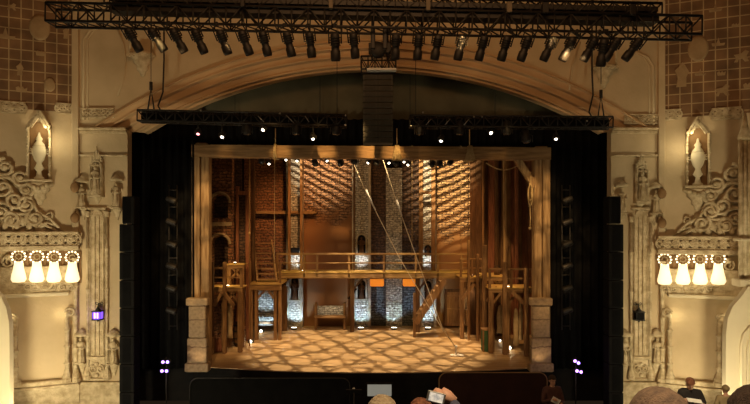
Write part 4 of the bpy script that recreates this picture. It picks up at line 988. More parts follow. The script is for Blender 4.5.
# tall posts
def tall_post(px, w, yt, yb, d, m, label, dep=.2):
    if yb > 320: yb = 420
    t = one('timber_post', label, 'post', m, lambda b: BX(b, px - w / 2, px + w / 2, yt, yb, d, dep, .02)); return t
tall_post(289, 2.6, 150, 271.5, 28.9, 'wood', 'tall timber post standing on the walkway at the left edge of the left pilaster')
tall_post(301, 2.6, 150, 271.5, 28.9, 'wood', 'tall timber post standing on the walkway at the right edge of the left pilaster')
tall_post(354, 1.6, 150, 271.5, 28.9, 'wooddark', 'thin timber post standing on the walkway beside the middle pilaster')
tall_post(421, 4, 150, 271.5, 28.9, 'wood', 'thick timber post on the walkway, left one of the pair before the tan brick')
tall_post(433.5, 4, 150, 271.5, 28.9, 'wood', 'thick timber post on the walkway, right one of the pair before the tan brick')
b = MB(); BX(b, 423, 431.6, 191, 194, 28.95, .15); tag(b.build('cross_beam', 'wood'), 'short timber cross beam joining the pair of thick posts', 'beam')

# walkway across the back
WD_ = 28.0; t = thing('timber_walkway', 'long timber walkway with railing across the back wall', 'walkway', W(377, 326, WD_))
zt_, zr, zm = W(0, 272, WD_).z, W(0, 254, WD_).z, W(0, 263, WD_).z; y0 = WD_ - 20
xa, xc = W(276, 0, WD_).x, W(480, 0, WD_).x
b = MB(); b.box(xa, xc, y0, y0 + 1.5, zt_ - .06, zt_, .01); b.build('deck', 'deckedge', t)
b = MB(); b.box(xa, xc, y0 + .02, y0 + .16, zt_ - .34, zt_ - .065, .02); b.build('front_beam', 'woodx', t)
b = MB(); b.box(xa, xc, y0, y0 + .07, zr - .05, zr + .05, .01); b.build('hand_rail', 'woodx', t)
b = MB(); b.box(xa, xc, y0 + .01, y0 + .05, zm - .03, zm + .03, .01); b.build('middle_rail', 'woodx', t)
PO = (277, 304, 317, 349, 384, 416, 438, 462, 479)
for p in PO: b = MB(); x = W(p, 0, WD_).x; b.box(x - .055, x + .055, y0 + .02, y0 + .13, zt_ - .3, zr, .015); b.build('rail_post', 'wood', t)
for p in (277, 352, 418, 478): b = MB(); x = W(p, 0, WD_).x; b.box(x - .11, x + .11, y0 + .2, y0 + .42, 0.01, zt_ - .34, .02); b.build('leg', 'wooddark', t)
for p, s_ in ((277, 1), (352, 1), (418, 1), (478, -1)):
    b = MB(); x = W(p, 0, WD_).x; b.bar((x, y0 + .3, zt_ - 1.0), (x + s_ * .55, y0 + .3, zt_ - .36), .1); b.build('brace', 'wooddark', t)

def stair(label, a, c, width_axis, w, n, m='wood', rail=True):
    """treads from point a (low) up to c; width_axis unit vector across"""
    a = Vector(a); c = Vector(c); ax = Vector(width_axis); t = thing('timber_staircase', label, 'staircase', a)
    for s_ in (-1, 1):
        b = MB(); off = ax * (w / 2 * s_); b.bar(a + off, c + off, .08, .26); b.build('stringer', m, t)
        if rail:
            b = MB(); u = Vector((0, 0, .85)); b.bar(a + off + u, c + off + u, .07, .07)
            for k_ in (0, .5, 1): q = a.lerp(c, k_) + off; b.bar(q, q + u, .06)
            b.build('hand_rail', m, t)
    d = (c - a); hd = Vector((d.x, d.y, 0)) / n
    for i in range(n):
        q = a + d * ((i + .5) / n); b = MB(); b.bar(q - ax * w / 2, q + ax * w / 2, .30, .05) if abs(ax.x) > .5 else b.bar(q - ax * w / 2, q + ax * w / 2, .30, .05)
        b.build('tread', 'woodx', t)
    return t
# left staircase climbing away from the landing, drawn slightly to the left
stair('timber staircase climbing steeply above the doorway left of the walkway', W(267, 282, 26.6), W(262.5, 241, 28.6), (1, 0, 0), .95, 8, 'woodp', rail=False)
# landing under it with doorway
t = thing('stair_landing', 'timber landing over the blue lit doorway on the left', 'platform', W(265, 324, 26.3)); d = 26.2
b = MB(); BX(b, 249, 281, 283, 285, d, 1.8, .01); b.build('deck', 'deckedge', t)
b = MB(); BX(b, 249, 281, 285, 290.5, d + .02, .2, .02); b.build('front_beam', 'woodx', t)
for p in (251, 256, 275, 279.5): b = MB(); BX(b, p - 1.6, p + 1.6, 290.5, 340.6, d + .05, .2, .02); b.build('leg', 'wood', t)
for p, q in ((257, 264), (274, 268)): b = MB(); b.bar((W(p, 0, d).x, d - 19.9, W(0, 299, d).z), (W(q, 0, d).x, d - 19.9, W(0, 291, d).z), .1); b.build('brace', 'wood', t)
for p in (250, 280): b = MB(); BX(b, p - .9, p + .9, 262, 283, d, .1); b.build('rail_post', 'wood', t)
one('stone_wall', 'rough stone wall lit blue seen through the left doorway', 'stone wall', 'stone', lambda b: BX(b, 256, 278, 288, 326, 28.8, .3))
light('SPOT', 'doorway_light', (W(266, 0, 27.4).x, 7.4, .3), 260, COOL, (W(265, 0, 28.8).x, 8.8, .9), .08, 62, .6)
b = MB(); BX(b, 257, 279, 322, 324, 27.9, .2); tag(b.build('door_sill', 'wooddark'), 'dark timber sill across the foot of the left doorway', 'sill')
# plank wall beside it
one('plank_wall', 'brown plank wall between the doorway and the left pilaster', 'wall', 'wood', lambda b: BX(b, 280, 287, 286, 334, 28.6, .1))

# left arched tower
def arch_wall(b, x0, x1, z0, z1, ax0, ax1, ops, y0, y1):
    b.box(x0, ax0, y0, y1, z0, z1); b.box(ax1, x1, y0, y1, z0, z1); zc = z0; r = (ax1 - ax0) / 2; xm = (ax0 + ax1) / 2
    for (ob, ot) in ops:
        if ob > zc: b.box(ax0, ax1, y0, y1, zc, ob)
        sp_ = ot - r; N_ = 8
        for i in range(N_):
            a0, a1 = PI - PI * i / N_, PI - PI * (i + 1) / N_
            p, q = (xm + r * math.cos(a0), sp_ + r * math.sin(a0)), (xm + r * math.cos(a1), sp_ + r * math.sin(a1))
            b.prism([p, q, (q[0], ot + .12), (p[0], ot + .12)], y0, y1)
        zc = ot + .12
    b.box(ax0, ax1, y0, y1, zc, z1)
d = 25.6; X_ = lambda p: W(p, 0, d).x; Z_ = lambda q: W(0, q, d).z
t = thing('arched_tower', 'brown brick tower wall with two stacked arches beside the left portal post', 'wall', W(220, 343, d))
b = MB(); arch_wall(b, X_(205), X_(232), 0.0, Z_(150), X_(212), X_(228), ((Z_(283), Z_(236)), (Z_(218), Z_(195))), d - 20, d - 19.6); b.build('brickwork', M['brick'], t)
for zt2 in (Z_(236), Z_(195)):
    b = MB(); r = (X_(228) - X_(212)) / 2; b.ring(((X_(228) + X_(212)) / 2, d - 20.02, zt2 - r), r + .1, .07, 12, 6, a0=0, a1=180); b.build('arch_ring', 'plinth', t)
b = MB(); b.box(X_(205), X_(236), d - 18.9, d - 18.8, 0, Z_(150)); b.build('back_wall', 'brickd', t)
b = MB(); b.box(X_(205), X_(232), d - 20.08, d - 20, Z_(226), Z_(222), .02); b.build('string_course', 'plinth', t)
# red brown frame beside the tower
d = 26.1; t = thing('timber_scaffold', 'tall red brown timber frame beside the arched tower', 'frame', W(241, 345, d))
for p, w_, yt in ((231.5, 3, 186), (237, 3, 186), (247, 3.4, 190)): b = MB(); BX(b, p - w_ / 2, p + w_ / 2, yt, 345, d, .2, .02); b.build('post', 'woodred', t)
b = MB(); BX(b, 235, 249, 191, 195, d - .02, .2, .02); b.build('header', 'woodred', t)
b = MB(); BX(b, 238.5, 245.5, 195, 290, d + .12, .06); b.build('dark_panel', 'brickd', t)
one('timber_post', 'dark timber post rising left of the staircase', 'post', 'wooddark', lambda b: BX(b, 251, 254.5, 150, 290, 27.2, .2, .02))
one('timber_post', 'thin pale pole rising beside the red brown frame', 'post', 'wood', lambda b: BX(b, 248.8, 250, 160, 420, 25.0, .06))
cable('thin pale rope hanging from the flies left of the stairs', [W(249.5, -20, 24.8), W(249.5, 233, 24.8)], .012, 'hanging_rope', 'rope', 'rope')
b = MB(); b.ball(W(249.5, 233, 24.8), .06, n=8, m=6); tag(b.build('rope_knot', 'rope'), 'pale knot at the end of the rope left of the stairs', 'knot')

# platforms
def platform(label, x0, x1, ydeck, ybeam, d, dep, legs, rail=None, yfloor=None, m='wood', mids=()):
    t = thing('timber_platform', label, 'platform', (W((x0 + x1) / 2, 0, d).x, d - 20, 0)); z = W(0, ydeck, d).z
    xa, xc = W(x0, 0, d).x, W(x1, 0, d).x; y = d - 20
    b = MB(); b.box(xa, xc, y, y + dep, z - .06, z, .01); b.build('deck', 'deckedge', t)
    zb = W(0, ybeam, d).z; b = MB(); b.box(xa, xc, y + .01, y + .12, zb, z - .065, .015); b.build('front_beam', 'woodx', t)
    for p in legs:
        b = MB(); x = W(p, 0, d).x; b.box(x - .10, x + .10, y - .06, y + .12, .01, zb + .05, .02); b.build('leg', m, t)
        s_ = 1 if p < (x0 + x1) / 2 else -1; b = MB(); b.bar((x, y + .1, zb - .6), (x + s_ * .45, y + .1, zb), .09); b.build('brace', m, t)
    if rail:
        zr_ = W(0, rail, d).z; b = MB(); b.box(xa, xc, y, y + .06, zr_ - .05, zr_ + .04, .01); b.build('hand_rail', 'woodx', t)
        b = MB(); b.box(xa, xc, y + .01, y + .05, (z + zr_) / 2 - .03, (z + zr_) / 2 + .03); b.build('middle_rail', 'woodx', t)
        for p in (x0 + 1, (x0 + x1) / 2, x1 - 1): b = MB(); x = W(p, 0, d).x; b.box(x - .05, x + .05, y, y + .1, z, zr_, .01); b.build('rail_post', m, t)
    return t
platform('upper timber platform with railing beside the arched tower, honey lit deck', 226, 244, 264, 268, 24.8, .7, (229, 242), rail=None)
platform('lower timber platform in front of the arched tower', 208, 242, 287, 292, 23.8, .95, (211, 224, 240), rail=268)
platform('high timber platform with railing at the right end of the walkway', 460, 484, 277, 282, 26.6, 1.4, (462, 482), rail=259)
platform('middle timber platform with railing left of the right plinth', 484, 506, 276, 281, 25.2, 1.8, (491, 505), rail=None)
platform('low front timber platform beside the right portal post, honey lit deck', 489, 534, 288, 293, 23.6, 1.5, (491, 507, 527), rail=269)
tall_post(485, 4.2, 245, 347, 24.4, 'wood', 'stout timber post at the left of the right platforms')
tall_post(505.5, 4.2, 262, 352, 23.3, 'wood', 'stout timber post before the low right platform')
tall_post(527, 4.0, 268, 356, 23.0, 'wood', 'stout timber post beside the right stone plinth')
tall_post(469, 2.2, 240, 330, 26.2, 'wood', 'slim timber post beside the plank door')
tall_post(478, 2.2, 254, 330, 26.0, 'wood', 'slim timber post left of the green crate')
tall_post(224, 3.2, 262, 350, 23.5, 'wood', 'timber post before the lower left platform')
tall_post(212, 2.2, 262, 352, 23.4, 'wooddark', 'dark timber post beside the left stone plinth')
for (a, c, e, f, dd, lab) in ((462, 300, 474, 284, 26.3, 'slanting timber brace left of the green crate'), (487, 302, 497, 287, 24.0, 'slanting timber brace under the right platforms, left one'), (524, 304, 512, 292, 23.3, 'slanting timber brace under the low right platform'),
                             (234, 306, 224, 293, 23.4, 'slanting timber brace under the lower left platform, right one'), (214, 306, 222, 293, 23.4, 'slanting timber brace under the lower left platform, left one')):
    b = MB(); b.bar(W(a, c, dd), W(e, f, dd), .13); tag(b.build('timber_brace', 'wood'), lab, 'brace')

# right recess of vertical planks and posts
t = thing('plank_wall', 'dark recess wall of vertical planks behind the right platforms', 'wall', W(503, 330, 27.6)); xs = [470, 476, 482, 488, 495, 501, 506, 511, 517, 522, 528, 534, 541]
for i in range(len(xs) - 1):
    b = MB(); dd = 27.6 + rnd.uniform(-.06, .06); BX(b, xs[i] + .15, xs[i + 1] - .15, 150, 345, dd, .08, .01); b.build('plank', rnd.choice(['wooddark', 'wooddark', 'woodred', 'wood']) if i > 1 else 'wooddark', t)
tall_post(483.5, 1.8, 158, 345, 27.2, 'wood', 'thin timber post rising above the right platforms, leftmost of four')
tall_post(497, 3.6, 158, 345, 27.3, 'wooddark', 'dark broad timber post rising above the right platforms')
tall_post(505, 3.0, 158, 345, 27.1, 'woodp', 'tall timber post with lit foot above the right platforms')
tall_post(517, 3.6, 158, 345, 27.2, 'woodred', 'red brown timber post beside the right portal post')
# door and stone beside it
d = 29.2; t = thing('plank_door', 'brown plank door under the right end of the walkway', 'door', W(454.5, 325, d))
b = MB(); BX(b, 447, 462, 292, 325.6, d, .08); b.build('door_leaf', 'wood', t)
for p in (446, 463): b = MB(); BX(b, p - 1.2, p + 1.2, 289, 325.6, d - .05, .15, .01); b.build('jamb', 'wooddark', t)
b = MB(); BX(b, 445, 464, 289, 292, d - .06, .15, .01); b.build('lintel', 'wooddark', t)
for q in (296, 309): b = MB(); BX(b, 447.3, 461.7, q - .8, q + .8, d - .03, .03); b.build('batten', 'woodx', t)
b = MB(); BX(b, 459.4, 460.4, 307, 308.5, d - .06, .04); b.build('door_handle', 'steel', t)
one('stone_wall', 'pale block stone panel right of the plank door', 'stone wall', 'plinth', lambda b: BX(b, 464, 477, 288, 326, 29.0, .3))
b = MB(); BX(b, 466, 474, 311, 325, 27.9, .5, .02); tag(b.build('wooden_crate', 'woodx'), 'small wooden crate below the pale stone panel', 'crate')
light('SPOT', 'door_light', (W(468, 0, 27).x, 7.2, 2.6), 60, WARM, (W(464, 0, 29).x, 9, 1.2), .05, 90, .8)
# right stair
stair('timber staircase rising rightwards under the walkway near the plank door', W(415, 322, 27.2), W(444, 279, 27.2), (0, 1, 0), .9, 9, rail=False)
tall_post(414.5, 2.6, 293, 328, 26.9, 'wood', 'short timber newel post at the foot of the right staircase', .15)
# stone bench at the back
d = 28.9; t = thing('stone_bench', 'carved pale stone bench against the back wall left of centre', 'bench', W(330, 322, d))
b = MB(); BX(b, 316, 344, 306, 316, d + .1, .15, .03); b.build('back_panel', 'stone', t)
b = MB(); BX(b, 314, 346, 316, 318.4, d - .25, .5, .03); b.build('seat', 'woodx', t)
for p in (315.5, 344.5): b = MB(); BX(b, p - 1.3, p + 1.3, 303, 329.8, d - .1, .4, .03); b.build('end_post', 'wood', t)
light('SPOT', 'bench_light', (W(330, 0, 27.6).x, 7.4, 1.7), 45, (1, .85, .6), (W(330, 0, 28.9).x, 9.0, 1.1), .05, 60, .8)
b = MB(); c = W(354, 289, 28.9); b.tube([c, c + Vector((-.1, -.1, -.35)), c + Vector((-.3, -.15, -.5))], [.12, .08, .05], 8); b.ball(c, .13); b.tube([c + Vector((0, .05, -.1)), c + Vector((.1, .7, -.1))], .03, 6)
tag(b.build('wall_bracket', 'black'), 'dark iron bracket sticking out beside the middle pilaster niche', 'bracket')

# props
def fl(px, py): return 5.6 * F / (py - 225)
def crate(label, x0, x1, yt, yb, dep, m, lab_m=None):
    d = fl(0, yb); t = thing('storage_crate', label, 'crate', W((x0 + x1) / 2, yb, d)); xa, xc = W(x0, 0, d).x, W(x1, 0, d).x; z = W(0, yt, d).z; y = d - 20
    b = MB(); b.box(xa, xc, y, y + dep, .01, z - .03, .01); b.build('body', m, t)
    b = MB(); b.box(xa - .03, xc + .03, y - .03, y + dep + .03, z - .03, z + .03, .01); b.build('lid', 'wood', t)
    for a, c in ((xa - .02, xa + .05), (xc - .05, xc + .02)): b = MB(); b.box(a, c, y - .02, y, .01, z - .03); b.build('corner_batten', 'wood', t)
crate('tall green painted crate before the right platforms', 483, 494, 330, 352, .45, 'green')
crate('brown chest on the floor behind the left front post', 203, 213, 338, 355, .4, 'wood')
d = fl(0, 346); t = thing('barrel', 'dark wooden barrel with hoops beside the left platform', 'barrel', W(239, 346, d)); H = W(0, 322, d).z
b = MB(); b.lathe([(.20, .01), (.26, H * .25), (.28, H * .5), (.26, H * .75), (.20, H)], (0, 0, 0), 16); b.build('staves', 'wooddark', t, True)
for q in (.12, .35, .65, .88): b = MB(); r = .215 + .07 * math.sin(PI * q); b.lathe([(r + .01, H * q - .03), (r + .015, H * q + .03)], (0, 0, 0), 16); b.build('hoop', 'steel', t, True)
for i, (px, yb, h, w, lab, m) in enumerate(((219, 352, .62, .22, 'bulging canvas sack before the left stone plinth', 'woodred'), (475, 333, .7, .24, 'brown canvas sack beside the slim post', 'cloth'))):
    d = fl(0, yb); c = W(px, yb, d); b = MB(); b.lathe([(w * .8, .01), (w, .12), (w * 1.02, h * .5), (w * .6, h * .82), (w * .28, h * .88), (w * .45, h)], (c.x, c.y, 0), 14, sy=.8); tag(b.build('canvas_sack', m), lab, 'sack')
for i, (px, yt, yb, dd, w, lab) in enumerate(((500, 305, 333, 25.2, .16, 'pale cloth hanging under the right platforms, leftmost'), (516, 308, 345, 23.9, .13, 'pale cloth hanging under the low right platform, middle'), (521, 300, 340, 24.2, .10, 'long pale cloth strip hanging beside the right plinth post'), (230, 300, 338, 24.3, .13, 'pale cloth strip hanging under the left platform'))):
    c = W(px, yt, dd); h = c.z - W(0, yb, dd).z; b = MB(); b.lathe([(.03, 0), (w * .6, -.1), (w, -h * .4), (w * .8, -h * .8), (w * 1.1, -h)], (c.x, c.y, c.z), 10, sy=.45); tag(b.build('hanging_cloth', 'cloth'), lab, 'cloth')
# small things on the platforms
d = 25.8; c = W(497, 275, d); t = thing('wooden_bucket', 'small wooden bucket standing on the middle right platform', 'bucket', c)
b = MB(); b.lathe([(.13, .01), (.17, .30), (.155, .30), (.12, .05)], (0, 0, 0), 12); b.build('body', 'wooddark', t, True); b = MB(); b.ring((0, 0, .28), .16, .012, 12, 5, a0=0, a1=180); b.build('handle', 'steel', t, True)
# floor and deck lamps
FLP = ((212.5, 345, 0), (224, 345, 0), (241, 345.5, 0), (223, 334, 0), (250.5, 342, 1), (261, 331.5, 1), (247, 335, 0), (470, 331.5, 1), (500, 340.5, 0), (509.5, 348.5, 1))
for i, (px, py, big) in enumerate(FLP):
    d = fl(0, py + 1.2); c = W(px, py, d); t = thing('floor_light', 'small glowing floor light on the %s side of the stage, %s from the left' % ('left' if px < 375 else 'right', ORD[[0, 2, 3, 1, 5, 6, 4, 0, 1, 2][i]]), 'stage lamp', (c.x, c.y, 0), 0, 'floor lights around the %s wing of the set' % ('left' if px < 375 else 'right'))
    s_ = 1.5 if big else 1; b = MB(); b.box(-.09 * s_, .09 * s_, 0, .10, .01, .10 * s_, .01); b.build('housing', 'black', t, True)
    b = MB(); b.lathe([(.05 * s_, 0), (.045 * s_, .015), (.02 * s_, .022)], (0, 0, .055 * s_), 10, axis=(0, -1, .3)); b.build('lens', 'lens', t, True)
    light('POINT', 'floor_light_glow', (c.x, c.y - .12, .2), 3.0 if big else 1.6, (1, .75, .4), size=.06)
for i, (px, py, d) in enumerate(((508, 286.5, 24.2), (472, 275, 26.9), (303, 270.5, 28.6), (384, 270.5, 28.6), (228, 285.5, 24.4), (235, 262.5, 25.0))):
    c = W(px, py, d); t = thing('deck_light', 'small glowing light on the %s' % ['deck of the low right platform', 'deck of the high right platform', 'walkway deck beside the left pilaster', 'walkway deck right of the middle pilaster', 'deck of the lower left platform', 'deck of the upper left platform'][i], 'stage lamp', (c.x, c.y, c.z - .06))
    b = MB(); b.box(-.07, .07, -.05, .05, 0, .06, .01); b.build('housing', 'black', t, True)
    b = MB(); b.box(-.05, .05, -.03, .03, .06, .075); b.build('lens', 'lens' , t, True)
    light('POINT', 'deck_glow', (c.x, c.y - .1, c.z + .3), 7 if i in (0, 1, 4, 5) else 4, (1, .66, .2), size=.1)
# hanging long ropes to the floor weight
c = W(457, 356, fl(0, 356)); t = thing('rope_weight', 'small white metal weight holding two taut ropes to the stage floor', 'weight', (c.x, c.y, 0))
b = MB(); b.box(-.28, .28, -.14, .14, .01, .05, .01); b.box(-.08, .0, -.03, .03, .05, .32, .01); b.build('base', 'paper', t, True)
b = MB(); b.ball((-.04, 0, .40), .07, n=8, m=6); b.build('ring', 'paper', t, True)
dr = fl(0, 356)
for pts, s1, s2, lab in (([(456, 348), (441, 327), (400, 259), (365, 190), (352, 160)], (366, 190), (375.5, 210), 'left'), ([(456, 348), (442, 327), (416, 256), (396, 200), (383, 160)], (396.5, 200), (402, 216), 'right')):
    t = thing('taut_rope', 'long taut rope slanting from the flies to the floor weight, the %s one' % lab, 'rope', W(*pts[-1], dr)); b = MB(); b.tube([W(p, q, dr) for p, q in pts], .02, 6); b.build('rope', 'palerope', t)
    b = MB(); b.tube([W(*s1, dr - .02), W(*s2, dr - .02)], .032, 6); b.build('pale_stretch', 'paper', t)  # whiter, thicker stretch laid over part of the rope
for px, yb in ((316, 200), (331, 205), (412, 256), (461, 256), (339, 190)):
    cable('thin rope hanging before the back wall, foot at the %s' % {316: 'left plaster bay', 331: 'middle of the left plaster bay', 412: 'walkway right of the orange lamps', 461: 'walkway above the plank door', 339: 'right of the left plaster bay'}[px], [W(px, 8.7, 28.5), W(px, yb, 28.5)], .012, 'hanging_rope', 'rope', 'rope')

# ------------------------------------------------------------ pit
def rrect(x0, x1, zt, zb, r, n=6):
    p = [(x0, zb)] + [(x0 + r - r * math.cos(PI / 2 * i / n), zt - r + r * math.sin(PI / 2 * i / n)) for i in range(n + 1)] + [(x1 - r + r * math.sin(PI / 2 * i / n), zt - r + r * math.cos(PI / 2 * i / n)) for i in range(n + 1)] + [(x1, zb)]
    return p
for (a, c, yt, m, lab) in ((439, 547, 372.5, 'pit', 'dark maroon rounded pit screen in front of the stage, right half'), (190, 350, 378, 'drape', 'black rounded pit screen in front of the stage, left half')):
    d = 18.8; t = thing('pit_screen', lab, 'pit screen', W((a + c) / 2, 404, d)); xa, xc = W(a, 0, d).x, W(c, 0, d).x; P = rrect(xa, xc, W(0, yt, d).z, -1.34, .28)
    b = MB(); b.prism(P[::-1], d - 20, d - 19.95); b.build('panel', m, t)
    b = MB(); b.tube([(x, d - 20.02, z) for x, z in P], .018, 6); b.build('edge_tube', 'brown' if m == 'pit' else 'steel', t)
# conductor screen
d = 17.0; t = thing('monitor_screen', 'pale grey lit monitor above the pit at the bottom centre', 'monitor', (W(379.5, 0, d).x, -3.0, -1.35))
b = MB(); b.box(W(366, 0, d).x, W(393, 0, d).x, -3.0, -2.9, W(0, 397, d).z, W(0, 383, d).z, .02); b.build('case', 'black', t)
b = MB(); b.box(W(367.5, 0, d).x, W(391.5, 0, d).x, -3.012, -3.0, W(0, 396, d).z, W(0, 384.5, d).z); b.build('screen', 'screen', t)
b = MB(); b.box(W(378, 0, d).x, W(381, 0, d).x, -2.95, -2.9, -1.34, W(0, 397, d).z); b.box(W(372, 0, d).x, W(387, 0, d).x, -3.2, -2.7, -1.345, -1.31); b.build('stand', 'steel', t)
d = 17.2; c = W(354, 388, d); t = thing('music_stand', 'dark music stand with a small shiny lamp left of the grey monitor', 'music stand', (c.x, c.y, -1.35))
b = MB(); b.tube([(c.x, c.y, -1.34), (c.x, c.y, c.z - .1)], .02, 6); b.build('pole', 'steel', t)
b = MB(); b.bar((c.x - .25, c.y, c.z - .12), (c.x + .25, c.y, c.z - .12), .3, .02, up=(0, 1, 1)); b.build('desk', 'steel', t)
b = MB(); b.tube([(c.x, c.y, c.z - .1), (c.x, c.y - .05, c.z - .02)], .012, 6); b.ball((c.x, c.y - .05, c.z), .04, n=8, m=6); b.build('lamp', 'chrome', t)
for k_ in range(3): b = MB(); a = k_ * 2.1; b.tube([(c.x, c.y, -1.2), (c.x + .3 * math.cos(a), c.y + .3 * math.sin(a), -1.335)], .014, 5); b.build('foot', 'steel', t)

# ------------------------------------------------------------ people
def skin_part(nodes, edges):
    """grow one surface over a skeleton: returns evaluated verts, faces"""
    keys = list(nodes); me = bpy.data.meshes.new('tmp'); me.from_pydata([nodes[k][0] for k in keys], [(keys.index(a), keys.index(c)) for a, c in edges], []); me.update()
    o = bpy.data.objects.new('tmp', me); COL.objects.link(o); o.modifiers.new('s', 'SKIN')
    for i, k in enumerate(keys):
        r = nodes[k][1]; r = r if isinstance(r, tuple) else (r, r); me.skin_vertices[0].data[i].radius = r; me.skin_vertices[0].data[i].use_root = (i == 0)
    sb = o.modifiers.new('u', 'SUBSURF'); sb.levels = sb.render_levels = 2
    dg = bpy.context.evaluated_depsgraph_get(); ev = o.evaluated_get(dg).to_mesh()
    vs = [v.co.copy() for v in ev.vertices]; fs = [tuple(p.vertices) for p in ev.polygons]
    o.evaluated_get(dg).to_mesh_clear(); bpy.data.objects.remove(o); bpy.data.meshes.remove(me); return vs, fs
def hand_bits(b, wrist, d, side, curl=.5):
    """five unequal fingers closing in direction d"""
    d = Vector(d).normalized(); up = Vector((0, 0, 1)); ac = d.cross(up).normalized() * side; nn = ac.cross(d).normalized() * side
    w = Vector(wrist); palm = w + d * .05
    b.tube([w - d * .01, palm, w + d * .095], [.026, .04, .036], 8)
    for k, (o_, L_) in enumerate(((-.030, .07), (-.010, .08), (.010, .075), (.028, .06))):
        p = w + d * .09 + ac * o_; q = p + d * L_ * .5 - nn * L_ * .15 * curl; r = q + d * L_ * .3 * (1 - curl) - nn * L_ * .5 * curl
        b.tube([p - d * .02, p, q, r], [.011, .0105, .0095, .008], 6)
    p = w + d * .03 - ac * .03; b.tube([p, p + d * .03 - ac * .025, p + d * .06 - ac * .02 - nn * .015], [.014, .012, .009], 6)
def head_bits(b, c, s=1, pitch=0, yaw=0):
    """skull with brow, nose, lips, chin, ears; faces -y, then pitched down and turned"""
    q = Matrix.Rotation(yaw, 3, 'Z') @ Matrix.Rotation(pitch, 3, 'X'); n0 = len(b.v)
    b.ball((0, .015, .03), .078, .098, .10, 16, 12); b.ball((0, -.02, -.04), .06, .075, .085, 14, 10); b.ball((0, -.055, -.105), .03, .03, .024, 10, 6)
    b.tube([(0, -.095, .025), (0, -.115, -.005), (0, -.122, -.028), (0, -.10, -.038)], [.009, .012, .016, .010], 8)
    b.tube([(-.03, -.085, .04), (0, -.098, .042), (.03, -.085, .04)], .012, 6)
    b.tube([(-.024, -.088, -.066), (0, -.099, -.064), (.024, -.088, -.066)], [.005, .008, .005], 6); b.tube([(-.02, -.088, -.075), (0, -.097, -.076), (.02, -.088, -.075)], [.005, .008, .005], 6)
    for s_ in (-1, 1): b.ball((s_ * .080, .012, -.005), .012, .022, .033, 8, 6)
    for v in b.v[n0:]: v[:] = q @ (v * s) + Vector(c)
def hair_bits(c, s, style, pitch=0, yaw=0, vol=1):
    q = Matrix.Rotation(yaw, 3, 'Z') @ Matrix.Rotation(pitch, 3, 'X'); b = MB(); rr = random.Random(3)
    prof = []
    for i in range(9):
        a = PI * .5 * i / 8 * 1.05; prof.append((math.cos(a) if i < 8 else .001, math.sin(a)))
    low = {'short': -.35, 'bob': -1.15, 'long': -1.9}[style]
    prof = [(.80 if style == 'short' else .92, low), (.97, low * .5)] + prof; n0 = len(b.v); b.lathe(prof, (0, 0, 0), 26)
    for v in b.v[n0:]:
        an = math.atan2(v.y, v.x); w = 1 + .05 * math.sin(9 * an + v.z * 3) + rr.uniform(-.015, .015)
        v.x *= .091 * vol * w; v.z = v.z * .108 * vol * (1 + rr.uniform(-.02, .02)); v.y = v.y * .112 * vol * w + .022
        if v.y < -.03 and v.z < .035: v.z = .035 - (.035 - v.z) * .05
    for v in b.v[n0:]: v.z += .035; v[:] = q @ (v * s) + Vector(c)
    return b
